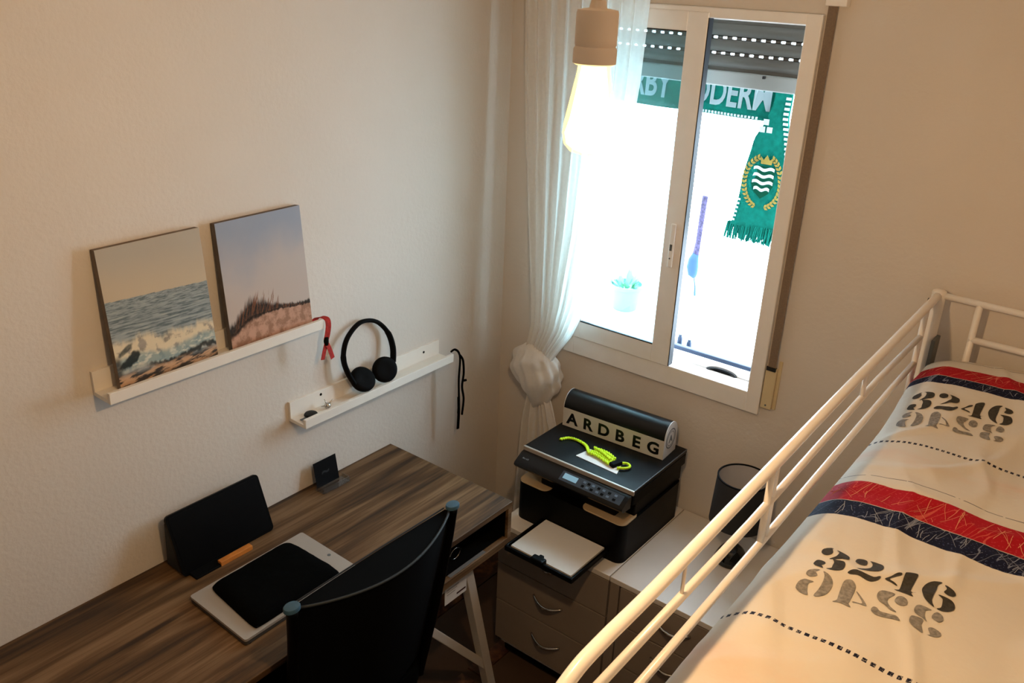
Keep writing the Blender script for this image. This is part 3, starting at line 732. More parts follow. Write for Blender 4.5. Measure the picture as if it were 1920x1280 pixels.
drawer_unit(.827, 1.235, 'white three-drawer unit under the table lamp beside the bed', hx=1)
LX, LY = 1.07, -.16
la = thing('table_lamp', 'small table lamp with dark grey drum shade and glass base on drawer unit', 'lamp', (LX, LY, .56))
bm = bmesh.new(); r0, r1 = .078, .085
lathe(bm, [(r0, .862), (r1, .706), (r1-.0025, .706), (r0-.0025, .862), (r0, .862)], (LX, LY, 0), 48)
shm = mat('shade_grey', '#2A2C30', .9, bump=.2, bscale=900)
obj('lamp_shade', bm, shm, la, 'auto')
bm = bmesh.new(); lathe(bm, [(r0-.0028, .86), (r1-.0030, .708)], (LX, LY, 0), 48); obj('shade_lining', bm, mat('shade_lining', '#B5AFAA', .8), la, True)
bm = bmesh.new(); lathe(bm, [(r0+.0006, .860), (r0+.0006, .8635), (r0-.004, .8635), (r0-.004, .860), (r0+.0006, .860)], (LX, LY, 0), 48); obj('shade_rim', bm, BLACKM, la)
bm = bmesh.new(); lathe(bm, [(0, .705), (.016, .705), (.016, .73), (.012, .77), (0, .775)], (LX, LY, 0), 20); obj('lamp_socket', bm, BLACK, la, 'auto')
obj('stem', tb([(LX, LY, .616), (LX, LY, .706)], .005, 12), CHROME, la)
bm = bmesh.new()
for a in range(3):
    t = a*2*PI/3; tube(bm, [(LX+.014*math.cos(t), LY+.014*math.sin(t), .70), (LX+.0815*math.cos(t), LY+.0815*math.sin(t), .735)], .0015, 6)
obj('shade_spider', bm, GREYB, la)
bm = bmesh.new(); lathe(bm, [(0, .5605), (.050, .5605), (.052, .565), (.052, .568), (.045, .585), (.036, .602), (.020, .616), (0, .618)], (LX, LY, 0), 40)
gm = mat('smoked_glass', '#23282A', .05, trans=.55, spec=.8); obj('glass_base', bm, gm, la, 'auto', label='smoky glass base')

# ------------------------------------------------------------------ printer
pr = thing('printer', 'black multifunction laser printer on the drawer unit in the corner', 'printer', (.61, -.23, .56))
PX0, PX1, PYB, PYF = .412, .826, -.045, -.415
def rprism(poly, z0, z1): bm = bmesh.new(); prism(bm, poly, z1-z0, Matrix.Translation((0, 0, z0))); return bm
obj('lower_body', rprism(rrect(PX0, PX1-.004, PYF, PYB, .028), .5602, .698), BLACK, pr, 'auto')
LEDG = mat('warm_grey_plastic', '#C4AC88', .4)
obj('front_ledge', rprism(rrect(PX0+.002, PX0+.118, PYF+.001, PYF+.085, .024), .698, .702), LEDG, pr, 'auto', label='pale front ledge of the body')
obj('front_ledge', rprism(rrect(PX1-.166, PX1-.006, PYF+.001, PYF+.095, .024), .698, .702), LEDG, pr, 'auto', label='pale front ledge of the body')
obj('core_housing', bx(PX0+.012, PX1-.012, PYF+.072, PYB, .698, .775, .004), BLACK, pr)
obj('output_housing', bx(PX0+.075, PX1-.055, PYF+.028, PYF+.09, .702, .765, .006), BLACK, pr)
obj('scanner_bed', rprism(rrect(PX0-.002, PX1+.001, PYF+.03, PYB, .01), .765, .800), BLACK, pr, 'auto')
# slanted control panel
cp = bmesh.new()
prof = [(-.388, .802), (-.400, .800), (-.437, .778), (-.440, .770), (-.432, .760), (-.39, .757)]
prism(cp, prof, PX1-PX0-.006, Matrix(((0, 0, 1, PX0+.002), (1, 0, 0, 0), (0, 1, 0, 0), (0, 0, 0, 1))))
cpo = obj('control_panel', cp, GLOSSB, pr, 'auto')
sl = Vector((0, .037, .022)).normalized(); nn = Vector((0, -sl.z, sl.y)); MP = axes((PX0, -.437, .778), (1, 0, 0), sl, nn)
bm = bmesh.new(); box(bm, .172, .395, .006, .040, .0002, .0012, 0, MP); obj('button_field', bm, mat('panel_slate', '#303A44', .3), cpo)
bm = bmesh.new(); box(bm, .182, .232, .015, .034, .0012, .0022, 0, MP); obj('display', bm, emis('lcd', (.42, .70, .85, 1), .42), cpo, label='pale blue display')
for k, bx_ in enumerate((.252, .268, .284, .304, .322, .342, .365)):
    for r_ in (0, 1):
        bm = bmesh.new(); box(bm, bx_, bx_+.010, .012+r_*.014, .020+r_*.014, .0012, .0024, .0005, MP)
        obj('button', bm, mat('button_blue', '#5A6B7C', .4) if (k+r_) % 2 else BLACK, cpo)
b = bmesh.new()
for k, (w_, h_) in enumerate(((.005, .005), (.004, .004), (.005, .0045), (.003, .006))): box(b, .020+k*.0065, .020+k*.0065+w_, .022, .022+h_, .0002, .0006, 0, MP)
obj('maker_mark', b, GREYB, cpo)
# lid with silver front strip
ld = obj('scanner_lid', bx(PX0, PX1, -.380, PYB, .8005, .815, .002), mat('lid_slate', '#04070A', .33, spec=.22), pr)
obj('lid_trim', bx(PX0-.001, PX1+.001, -.388, -.3795, .800, .8155, .002), mat('champagne_trim', '#B9AFA3', .35, metal=.4), ld, label='silver front strip')
obj('lid_edge_line', bx(PX1-.0005, PX1+.0008, -.3795, PYB-.002, .812, .8157), GREYB, ld)
# paper tray with paper
tr_ = bmesh.new(); box(tr_, .524, .776, -.612, -.40, .585, .594, .003); box(tr_, .524, .531, -.612, -.42, .594, .605, .002); box(tr_, .769, .776, -.612, -.42, .594, .605, .002); box(tr_, .524, .776, -.617, -.607, .587, .604, .002)
tro = obj('paper_tray', tr_, BLACK, pr)
obj('tray_stop', bx(.625, .672, -.622, -.596, .592, .614, .005), BLACK, tro)
obj('tray_catch', bx(.64, .655, -.600, -.586, .600, .612, .003), BLACK, tro)
ps = thing('paper_stack', 'white printer paper lying in the open paper tray', 'paper', (.65, -.5, .595))
for k in range(3):
    bm = bmesh.new(); a = (0, .004, -.006)[k]
    M = Matrix.Translation((.65, -.5, .5945+.0025*k)) @ Matrix.Rotation(a, 4, 'Z')
    box(bm, -.1125, .1125, -.1, .082, 0, .0022, 0, M)
    obj('sheet', bm, PAPER, ps)

# tin with lettering, on the printer
tn = thing('whisky_tin', 'black and white rounded tin with large black capital letters lying on the printer lid', 'tin', (.615, -.115, .815))
TX0, TX1, TY0, TY1 = .430, .803, -.178, -.082
MT = Matrix.Translation((.61, -.13, .8158)) @ Matrix.Rotation(math.radians(3.2), 4, 'Z')
TXL, TYD, TZ = .372, .092, .118
def tinprof(w, top, hv, n=14):
    r = w/2; out = [(-r, 0), (-r, hv)]
    for k in range(1, n): t = PI-k*PI/n; out.append((r*math.cos(t), hv+(top-hv)*math.sin(t)))
    return out+[(r, hv), (r, 0)]
def px(poly, x0, x1, M):
    bm = bmesh.new(); prism(bm, poly, x1-x0, M @ Matrix(((0, 0, 1, x0), (1, 0, 0, 0), (0, 1, 0, 0), (0, 0, 0, 1)))); return bm
TW_ = mat('tin_white', '#C9C4BE', .4); TBK = mat('tin_black', '#05080A', .32, spec=.4)
obj('tin_body', px(tinprof(TYD, TZ, .068), -TXL/2, TXL/2, MT), TBK, tn, 'auto')
fp = bmesh.new(); box(fp, -TXL/2+.0, TXL/2, -TYD/2-.0012, -TYD/2, .001, .068, 0, MT); obj('front_face', fp, TW_, tn, label='white lettered front')
obj('end_cap', px(tinprof(TYD+.001, TZ+.0005, .068), TXL/2, TXL/2+.002, MT), TW_, tn, 'auto', label='white end cap')
obj('end_cap', px(tinprof(TYD+.001, TZ+.0005, .068), -TXL/2-.002, -TXL/2, MT), TW_, tn, 'auto', label='white end cap')
# own outlined capitals, wide and slightly flared
for i, ch in enumerate('ARDBEG'):
    b = text_bm(ch, .056, .0003, .0020, 1.06, align='CENTER')
    place(b, MT @ axes((-.151+i*.0605, -TYD/2-.0014, .0145), (1, 0, 0), (0, 0, 1), (0, -1, 0))); obj('letter', b, TBK, tn)
em = bmesh.new()
def ring(bm, r0_, r1_, M, n=32, h=.0005):
    for k in range(n):
        a, c = k*2*PI/n, (k+1)*2*PI/n
        prism(bm, [(r0_*math.cos(a), r0_*math.sin(a)), (r1_*math.cos(a), r1_*math.sin(a)), (r1_*math.cos(c), r1_*math.sin(c)), (r0_*math.cos(c), r0_*math.sin(c))], h, M)
ME = MT @ axes((TXL/2+.002, 0, .06), (0, 1, 0), (0, 0, 1), (1, 0, 0))
ring(em, .031, .035, ME); ring(em, .024, .026, ME)
b = text_bm('A', .034, .0003, .001, 1, align='CENTER'); place(b, ME @ Matrix.Translation((0, -.012, .0003)))
tmp = bpy.data.meshes.new('tmp'); b.to_mesh(tmp); b.free(); em.from_mesh(tmp); bpy.data.meshes.remove(tmp)
obj('end_emblem', em, GREYB, tn, label='round emblem with knotted letter')
# neon cord on a white card
nc = thing('paracord_leash', 'neon yellow braided cord on a white card lying on printer lid', 'cord', (.64, -.29, .8157))
obj('backing_card', quadslab([(.576, -.328), (.735, -.336), (.716, -.275), (.589, -.262)][::1], .8158, .8170, .003), PAPER, nc, label='white backing card')
NE = mat('neon_yellow', '#C6E600', .7, var=.25, vscale=250); NB = mat('neon_tail_dark', '#11140A', .8)
def braid(name, pts, r, parent, k=1.0):
    P = spline(pts, 10); bm = bmesh.new()
    for ph in (0, PI):
        Q = []
        L = 0
        for i, p in enumerate(P):
            if i: L += (p-P[i-1]).length
            t = (P[min(i+1, len(P)-1)]-P[max(i-1, 0)]).normalized(); s = t.cross(Vector((0, 0, 1))).normalized()
            a = L/.0085*PI*k+ph; Q.append(p+s*math.sin(a)*r*.8+Vector((0, 0, 1))*math.cos(a)*r*.35)
        tube(bm, Q, r*.75, 7)
    return obj(name, bm, NE, parent, True)
braid('cord_tail', [(.480, -.279, .8185), (.497, -.252, .8190), (.525, -.246, .8195), (.552, -.252, .8210), (.573, -.262, .8215), (.590, -.279, .8220), (.605, -.293, .8225), (.622, -.292, .8240)], .0042, nc)
for k in range(4):
    dy = k*.0125
    braid('cord_bundle', [(.598+k*.006, -.292+dy+.03-.03+.0, .8235), (.640+k*.004, -.302+dy+.006, .8250), (.690, -.318+dy+.008, .8235)], .0046, nc, .8)
for zz in (.001,): braid('cord_bundle', [(.604, -.262, .829), (.640, -.275, .831), (.684, -.292, .829)], .0044, nc, .9)
M = Matrix.Translation((.706, -.296, .8175)) @ Matrix.Rotation(-.32, 4, 'Z'); bm = bmesh.new(); box(bm, -.010, .010, -.020, .020, 0, .014, .003, M); obj('clasp', bm, BLACKM, nc, label='black clasp')
obj('cord_loop', tb(spline([(.712, -.282, .823), (.730, -.270, .823), (.744, -.274, .822), (.747, -.286, .822), (.738, -.300, .822), (.720, -.312, .822)], 8), .0042, 8), NE, nc, True)

# ------------------------------------------------------------------ chair
ch = thing('desk_chair', 'black fabric desk chair with blue-grey capped posts pushed against the desk', 'chair', (.45, -1.24, 0))
CAPM = mat('cap_bluegrey', '#345468', .5)
posts = []
for s, y_top, y_low in ((-1, -1.488, -1.475), (1, -.972, -1.03)):
    pts = [(.620, y_top, .966), (.607, y_top-.006*s, .85), (.585, (y_top+y_low)/2, .65), (.560, y_low, .45), (.555, y_low, .42)]
    obj('back_post', tb(spline(pts, 5), [.016]*21, 14, flat=(1.0, .72), upv=Vector((0, 1, 0))), BLACK, ch, True)
    bm = bmesh.new(); M = Matrix.Translation((.6205, y_top, .966)) @ Matrix.Diagonal((.78, .98, 1, 1)); lathe(bm, [(0, 0), (.0205, 0), (.0205, .007), (.019, .0095), (.011, .0105), (0, .011)], (0, 0, 0), 20); place(bm, M)
    obj('post_cap', bm, CAPM, ch, 'auto', label='blue-grey post cap')
# bulged back: closed pad between the posts, straight inside, bowed outward
vs = []; fs = []; NX, NZ = 36, 22
for s in (0, 1):
    for j in range(NZ+1):
        t = j/NZ; z = .962-t*.46
        yl = -1.474+.0*t; yr = -.988-.052*t; xc = .615-.058*t**1.1
        for i in range(NX+1):
            u = i/NX; y = yl+(yr-yl)*u
            bow = math.sin(u*PI)**.85*(.070*(1-.35*t)) if s else -.004*math.sin(u*PI)
            zz = z-(.012*math.sin(u*PI) if s == 1 and j == 0 else 0)
            vs.append((xc+bow+(.006 if s else -.006), y, zz))
n1_ = (NX+1)*(NZ+1)
for j in range(NZ):
    for i in range(NX):
        a = j*(NX+1)+i; fs.append((a, a+1, a+NX+2, a+NX+1)); fs.append((n1_+a+NX+1, n1_+a+NX+2, n1_+a+1, n1_+a))
rim = [i for i in range(NX+1)]+[j*(NX+1)+NX for j in range(1, NZ+1)]+[NZ*(NX+1)+i for i in range(NX-1, -1, -1)]+[j*(NX+1) for j in range(NZ-1, 0, -1)]
for a, c in zip(rim, rim[1:]+rim[:1]): fs.append((n1_+a, n1_+c, c, a))
obj('backrest', (vs, [], fs), mat('chair_cloth', '#030405', .9, spec=.08), ch, 'auto')
highlight_pts = [(.617+.006+.070*math.sin(u/24*PI)**.85, -1.474+.486*u/24, .9635-.012*math.sin(u/24*PI)) for u in range(25)]
obj('edge_highlight', tb(highlight_pts, .0034, 8), mat('highlight_slate', '#1B2225', .65), ch, True, label='edge highlight painted as a slate line')  # thin tube paints the highlight along the fabric's top edge
obj('top_seam', tb([(.606, -1.47, .965), (.604, -1.23, .965), (.606, -.99, .965)], .0022, 6), mat('piping_dark', '#0C1012', .6), ch)
bm = bmesh.new(); prism(bm, rrect(.13, .58, -1.47, -1.02, .06, 6), .05, Matrix.Translation((0, 0, .42))); obj('seat', bm, FABB, ch, 'auto')
for x_, y_ in ((.16, -1.44), (.16, -1.05), (.55, -1.44), (.55, -1.05)):
    obj('leg', tb([(x_, y_, .42), (x_+(.03 if x_ > .3 else -.02), y_, .001)], .012, 10), BLACK, ch, True)

# ------------------------------------------------------------------ loft bed
bd = thing('loft_bed', 'white tubular metal loft bed with guard rails along the right side', 'bed', (1.9, -1.05, 0))
BX = 1.457; BY0 = -.055; BY1 = -2.06; BX2 = 2.40
def railz(y): return 1.516-(.048)*(min(1, max(0, (-y-.06)/1.6)))
top = [(BX, -.06, 1.518), (BX, -.4, 1.508), (BX, -.8, 1.497), (BX, -1.2, 1.482), (BX, -1.5, 1.472), (BX, -1.63, 1.472), (BX, -1.70, 1.466), (BX, -1.75, 1.44), (BX, -1.77, 1.38), (BX, -1.775, 1.20)]
obj('guard_rail', tb(spline(top, 6), .0102, 14), BEDW, bd, True, label='top guard rail, bent down at its open end')
obj('guard_rail', tb([(BX, -.16, 1.434), (BX, -.5, 1.436), (BX, -1.17, 1.404), (BX, -1.775, 1.396)], .0072, 12), BEDW, bd, True)
obj('guard_rail', tb([(BX, -.16, 1.362), (BX, -.36, 1.357), (BX, -1.15, 1.323), (BX, -1.775, 1.300)], .0072, 12), BEDW, bd, True)
obj('rail_strut', tb([(BX, -1.100, 1.478), (BX, -1.100, 1.32)], .0062, 10, flat=(1, 1)), BEDW, bd, True)
obj('rail_strut', tb([(BX, -1.078, 1.478), (BX, -1.078, 1.32)], .0050, 10), BEDW, bd, True)
for y, zt, zb, r in ((-.61, 1.495, 1.43, .005), (-1.41, 1.472, 1.405, .0028), (-.16, 1.512, 1.15, .0075)):
    obj('rail_strut', tb([(BX, y, zt), (BX, y, zb)], r, 10), BEDW, bd, True)
for x_ in (BX+.0, BX2):
    obj('bed_post', tb([(x_, -.055, 0), (x_, -.055, 1.522)], .0175, 16), BEDW, bd, True)
    bm = bmesh.new(); lathe(bm, [(0, 0), (.018, 0), (.017, .006), (.010, .010), (0, .011)], (x_, -.055, 1.522), 16); obj('post_cap', bm, BEDW, bd, 'auto')
    obj('bed_post', tb([(x_, BY1, 0), (x_, BY1, 1.36)], .022, 16), BEDW, bd, True)
bm = bmesh.new(); lathe(bm, [(0, 0), (.006, 0), (.006, .004), (0, .005)], (BX-.0175, -.062, 1.500), 12, (-1, 0, 0)); obj('bolt', bm, GREYB, bd)
obj('post_bracket', bx(BX+.016, BX+.026, -.1, -.045, 1.28, 1.41, .002), GREYB, bd)
# headboard
obj('headboard_rail', tb([(BX+.01, -.055, 1.518), (BX2, -.055, 1.514)], .0085, 12), BEDW, bd, True)
obj('headboard_rail', tb([(1.548, -.055, 1.422), (BX2-.1, -.055, 1.425)], .0085, 12), BEDW, bd, True)
for x_ in (1.555, 2.30): obj('headboard_strut', tb([(x_, -.055, 1.516), (x_, -.055, 1.10)], .0085, 12), BEDW, bd, True)
for x_ in (1.457, BX2): obj('side_beam', bx(x_-.012, x_+.012, BY1, BY0, 1.10, 1.15, .003), BEDW, bd)
obj('footboard_rail', tb([(BX, BY1, 1.35), (BX2, BY1, 1.35)], .0125, 12), BEDW, bd, True)
for k in range(10): obj('bed_slat', bx(BX+.012, BX2-.012, -.2-k*.195, -.13-k*.195, 1.125, 1.14), mat('bed_slat_wood', '#B99563', .6), bd)
mt = obj('mattress', rprism(rrect(1.485, 2.385, -2.03, -.085, .05), 1.142, 1.268), mat('mattress_ticking', '#D8D3C9', .9), None, 'auto')
tag(mt, 'white mattress on the loft bed, hidden under the duvet', 'mattress')

# duvet
def HS(x, y):
    z = 1.335+.05*sst(-.5, -.2, y)-.012*sst(-.12, -.03, y)
    return z-.045*math.exp(-max(0, x-1.475)/.045)
def wr(x, y):
    a = .0045*fbm(x*3+y*1.2, y*2.2-x, 3, 3)
    r = 1-abs(noise.noise(Vector((x*3.0+y*1.5, (y-x*.7)*4.5, 9)))); b_ = .006*max(0, r-.82)/.18
    r2 = 1-abs(noise.noise(Vector((x*2.0-y*2.5, (y+x*1.9)*3.0, 21)))); return a+b_+.005*max(0, r2-.86)/.14
XP = []
for k in range(12): # side drape profile: (x, dz from edge height)
    XP.append(None)
NXD, NYD = 150, 300
vs = []; uv = []
ylist = [-2.04+(2.0)*j/NYD for j in range(NYD+1)]
prof = [(1.487, -.16), (1.482, -.12), (1.478, -.09), (1.4755, -.065), (1.4735, -.045), (1.472, -.030), (1.4725, -.018), (1.474, -.008)]
top_x = [1.477+(2.39-1.477)*(i/(NXD-1))**1.5 for i in range(NXD)]
dcol = []
for y in ylist:
    fe = sst(-.042, -.10, y)**.5
    for (x, dz) in prof:
        xx = x+.004*fbm(y*6, dz*10, 5, 3)
        vs.append((xx, y, min(HS(1.477, y), 9)+dz)); uv.append((x-.3*abs(dz), y))
    for x in top_x:
        e_ = sst(1.477, 1.53, x)
        z = HS(x, y)+wr(x, y)*e_
        if y > -.09: z -= .05*((y+.09)/.05)**2
        vs.append((x, y, z)); uv.append((x, y))
R_ = len(prof)+NXD
fs = [(j*R_+i, (j+1)*R_+i, (j+1)*R_+i+1, j*R_+i+1)[::-1] for j in range(NYD) for i in range(R_-1)]
dm = bpy.data.materials.new('duvet_print'); dm.use_nodes = True; nt = dm.node_tree; N_ = nt.nodes; Lk = nt.links.new; b = N_['Principled BSDF']
b.inputs['Roughness'].default_value = .85; b.inputs['Specular IOR Level'].default_value = .2
uvn = N_.new('ShaderNodeUVMap'); uvn.uv_map = 'UVMap'; sp_ = N_.new('ShaderNodeSeparateXYZ'); Lk(uvn.outputs[0], sp_.inputs[0])
def math_(op, a, b_=None, c=None, clamp=False):
    n = N_.new('ShaderNodeMath'); n.operation = op; n.use_clamp = clamp
    for i, v in enumerate((a, b_, c)):
        if v is None: continue
        if isinstance(v, (int, float)): n.inputs[i].default_value = v
        else: Lk(v, n.inputs[i])
    return n.outputs[0]
def nzt(scale, sc=(1, 1, 1), det=3, off=(0, 0, 0), dist=0):
    mp = N_.new('ShaderNodeMapping'); mp.inputs['Scale'].default_value = sc; mp.inputs['Location'].default_value = off; Lk(uvn.outputs[0], mp.inputs[0])
    n = N_.new('ShaderNodeTexNoise'); n.inputs['Scale'].default_value = scale; n.inputs['Detail'].default_value = det; n.inputs['Distortion'].default_value = dist; Lk(mp.outputs[0], n.inputs[0]); return n.outputs[0]
X, Y = sp_.outputs[0], sp_.outputs[1]
wob = math_('MULTIPLY', math_('SUBTRACT', nzt(7), .5), .016)
wob2 = math_('MULTIPLY', math_('SUBTRACT', nzt(90), .5), .003)
Yw = math_('ADD', math_('ADD', Y, wob), wob2)
def bandm(y0, y1, src=Yw, soft=.0015):
    a = math_('DIVIDE', math_('SUBTRACT', src, y0), soft, clamp=True); c = math_('DIVIDE', math_('SUBTRACT', y1, src), soft, clamp=True)
    return math_('MULTIPLY', a, c)
def mixn(f, a, c):
    m = N_.new('ShaderNodeMix'); m.data_type = 'RGBA'
    if isinstance(f, (int, float)): m.inputs[0].default_value = f
    else: Lk(f, m.inputs[0])
    for i, v in ((6, a), (7, c)):
        if isinstance(v, tuple): m.inputs[i].default_value = v
        else: Lk(v, m.inputs[i])
    return m.outputs[2]
base = mixn(math_('MULTIPLY', nzt(4.5, det=4), .5), lin('#DAD3C6'), lin('#D5C6B1'))
# peach watercolour bands
pe = math_('ADD', bandm(-.71, -.57, soft=.03), bandm(-1.62, -1.33, soft=.05))
pn = math_('MULTIPLY', math_('SUBTRACT', nzt(5, (1, 1.6, 1), 5), .42, ), 3.2, clamp=True)
base = mixn(math_('MULTIPLY', math_('MULTIPLY', pe, pn), .42), base, lin('#DFA788'))
def scrib(seed, n=4):
    """thin scratchy pale lines, several directions"""
    out = None
    for k in range(n):
        ang = (.35, -.5, .15, 1.0, -.2)[k]
        mp = N_.new('ShaderNodeMapping'); mp.inputs['Rotation'].default_value = (0, 0, ang); mp.inputs['Location'].default_value = (seed*3.1+k*7.7, k*1.3, 0); Lk(uvn.outputs[0], mp.inputs[0])
        w = N_.new('ShaderNodeTexNoise'); w.inputs['Scale'].default_value = 1; w.inputs['Detail'].default_value = 1
        mp2 = N_.new('ShaderNodeMapping'); mp2.inputs['Scale'].default_value = (36+8*k, 5.0, 1); Lk(mp.outputs[0], mp2.inputs[0]); Lk(mp2.outputs[0], w.inputs[0])
        l = math_('LESS_THAN', math_('ABSOLUTE', math_('SUBTRACT', w.outputs[0], .5)), .006)
        out = l if out is None else math_('MAXIMUM', out, l)
    return out
scr = scrib(1, 1)
spk = math_('GREATER_THAN', nzt(230, det=2), .63)
redc = mixn(math_('MULTIPLY', scr, .5), lin('#A9101F'), lin('#E0705A')); redc = mixn(math_('MULTIPLY', spk, .35), redc, lin('#D85A5A'))
bluc = mixn(math_('MULTIPLY', scr, .5), lin('#10142E'), lin('#9AA2B5')); bluc = mixn(math_('MULTIPLY', spk, .5), bluc, lin('#5A6488'))
for (r0_, mid, b1) in ((-.763, -.845, -.91), (-.158, -.225, -.262)):
    base = mixn(bandm(mid, r0_), base, redc); base = mixn(bandm(b1, mid), base, bluc)
# dotted lines and thin line
def dots(yc, h, per, duty):
    w3 = math_('ADD', Y, math_('MULTIPLY', math_('SUBTRACT', nzt(5, off=(3, 1, 0)), .5), .022))
    row = bandm(yc-h, yc+h, w3, .0008)
    fx = math_('FRACT', math_('DIVIDE', math_('ADD', X, math_('MULTIPLY', nzt(30, off=(5, 5, 0)), .005)), per))
    return math_('MULTIPLY', math_('MULTIPLY', row, math_('LESS_THAN', fx, duty)), math_('ADD', .55, math_('MULTIPLY', math_('GREATER_THAN', nzt(300), .42), .45)))
DK = lin('#15162A')
base = mixn(dots(-1.287, .0050, .0124, .56), base, DK); base = mixn(dots(-.538, .0050, .0112, .56), base, DK)
w4 = math_('ADD', Y, math_('MULTIPLY', math_('SUBTRACT', nzt(6, off=(9, 2, 0)), .5), .02))
for yc in (-.727, -.10): base = mixn(math_('MULTIPLY', bandm(yc-.0014, yc+.0014, w4, .0006), math_('MULTIPLY', math_('GREATER_THAN', nzt(60, off=(1, 1, 0)), .38), .85)), base, DK)
Lk(base, b.inputs['Base Color'])
wv_ = nzt(26, det=4); bpn = N_.new('ShaderNodeBump'); bpn.inputs['Strength'].default_value = .25; bpn.inputs['Distance'].default_value = .006; Lk(wv_, bpn.inputs['Height']); Lk(bpn.outputs[0], b.inputs['Normal'])
dv = obj('duvet', (vs, [], fs), dm, None, True)
tag(dv, 'cream duvet with red and navy stripes and 3246 print on the loft bed', 'duvet')
ul = dv.data.uv_layers.new(name='UVMap')
li = np.zeros(len(dv.data.loops), dtype=np.int32); dv.data.loops.foreach_get('vertex_index', li)
ul.data.foreach_set('uv', np.array(uv, dtype=np.float32)[li].ravel())
# stencil digits: outlines in crop units, laid onto the cloth as thin print
DIG = [
 [(320,190),(345,165),(440,175),(425,185),(430,215),(410,232),(370,232),(335,215)],
 [(470,195),(500,200),(570,235),(597,262),(590,290),(560,302),(500,295),(440,285),(395,272),(460,262),(490,235),(490,212)],
 [(240,305),(275,275),(320,285),(355,310),(345,330),(318,338),(330,370),(275,345),(245,325)],
 [(430,285),(470,300),(530,325),(548,350),(540,385),(510,405),(440,405),(360,380),(410,378),(425,350),(440,315)],
 [(655,300),(680,275),(735,278),(775,300),(765,345),(715,348),(665,322)],
 [(805,298),(865,315),(920,345),(935,375),(920,410),(870,432),(780,425),(660,408),(740,400),(800,385),(825,350),(820,320)],
 [(570,440),(610,422),(660,430),(740,460),(830,492),(885,485),(900,495),(870,520),(800,535),(740,515),(670,475),(600,458)],
 [(940,510),(1000,490),(1060,465),(1110,465),(1100,485),(1050,495),(990,512),(1035,540),(1065,565),(1055,570),(1000,540)],
 [(1140,470),(1165,448),(1230,445),(1275,460),(1262,500),(1200,620),(1258,635),(1205,640),(1222,675),(1150,650),(1035,610),(1080,612),(1100,580)],
 [(1315,610),(1330,565),(1375,530),(1440,515),(1520,530),(1480,550),(1460,600),(1415,700),(1440,762),(1385,730),(1335,680)],
 [(1545,555),(1585,570),(1640,600),(1660,635),(1630,652),(1580,645),(1535,620),(1565,590)],
 [(1480,648),(1540,660),(1620,690),(1648,730),(1645,775),(1600,798),(1540,800),(1465,775),(1510,760),(1525,700),(1515,675)]]
DIG2 = [
 [(165,405),(190,380),(250,378),(300,390),(260,405),(275,440),(210,442),(175,425)],
 [(65,515),(95,470),(150,455),(195,470),(240,490),(190,500),(180,560),(180,605),(120,580),(75,540)],
 [(335,410),(400,455),(428,510),(415,560),(370,610),(300,630),(240,618),(290,560),(330,500),(345,450)],
 [(530,520),(570,495),(620,505),(655,545),(650,590),(600,690),(585,715),(605,755),(500,705),(425,690),(470,675),(490,620)],
 [(665,605),(690,620),(765,735),(740,740),(680,718),(625,705),(640,698),(725,718)],
 [(865,665),(885,625),(940,620),(1045,655),(985,690),(970,720),(1000,770),(1060,825),(1000,800),(940,745),(890,710)],
 [(1040,715),(1070,680),(1120,680),(1165,715),(1160,760),(1110,770),(1060,745)],
 [(808,790),(830,755),(870,765),(900,800),(980,830),(1060,860),(1095,910),(1040,890),(960,865),(900,850),(850,830)],
 [(1235,800),(1260,760),(1310,755),(1415,790),(1355,800),(1345,850),(1365,905),(1320,870),(1250,835)],
 [(1415,860),(1440,820),(1480,810),(1525,845),(1532,890),(1490,910),(1450,890)],
 [(1185,910),(1205,865),(1260,865),(1330,890),(1310,940),(1325,1015),(1250,980),(1195,940)],
 [(1365,1030),(1400,1030),(1380,970),(1430,965),(1505,1015),(1500,1050),(1440,1055)]]
def to_cloth(p):
    # measured print corners on the cloth (crop units -> metres), plane z=1.333
    X_, Y_ = 1480+p[0]/5.3333, 1000+p[1]/5.3333
    d = fw+rt*((X_-960)/FPX)-up*((Y_-640)/FPX); t = (1.333-CAM.z)/d.z; q = CAM+d*t; return q.x, q.y
def print_digits(polys, dx, dy, sx, sy, m):
    bm = bmesh.new(); cx, cy = 1.66, -1.11
    for P in polys:
        Q = spline([(a, c, 0) for a, c in P], 3, True)
        pts = []
        for q in Q:
            x_, y_ = to_cloth(q); x_ = cx+(x_-cx)*sx+dx; y_ = cy+(y_-cy)*sy+dy; pts.append((x_, y_))
        f_ = bm.faces.new([bm.verts.new((a, c, 0)) for a, c in pts])
    bmesh.ops.triangulate(bm, faces=bm.faces)
    bmesh.ops.subdivide_edges(bm, edges=[e for e in bm.edges if e.calc_length() > .008], cuts=2, use_grid_fill=True)
    for v in bm.verts: v.co.z = HS(v.co.x, v.co.y)+wr(v.co.x, v.co.y)*sst(1.477, 1.53, v.co.x)+.0012
    return obj('printed_number', bm, m, dv)
INK = mat('ink_charcoal', '#37342E', .9, var=.35, vscale=160); INK2 = mat('ink_grey', '#86817A', .9, var=.35, vscale=160)
print_digits(DIG, 0, 0, 1, 1, INK); print_digits(DIG2, 0, 0, 1, 1, INK2)
print_digits(DIG, -.052, .727, .97, .95, INK); print_digits(DIG2, -.052, .727, .97, .95, INK2)

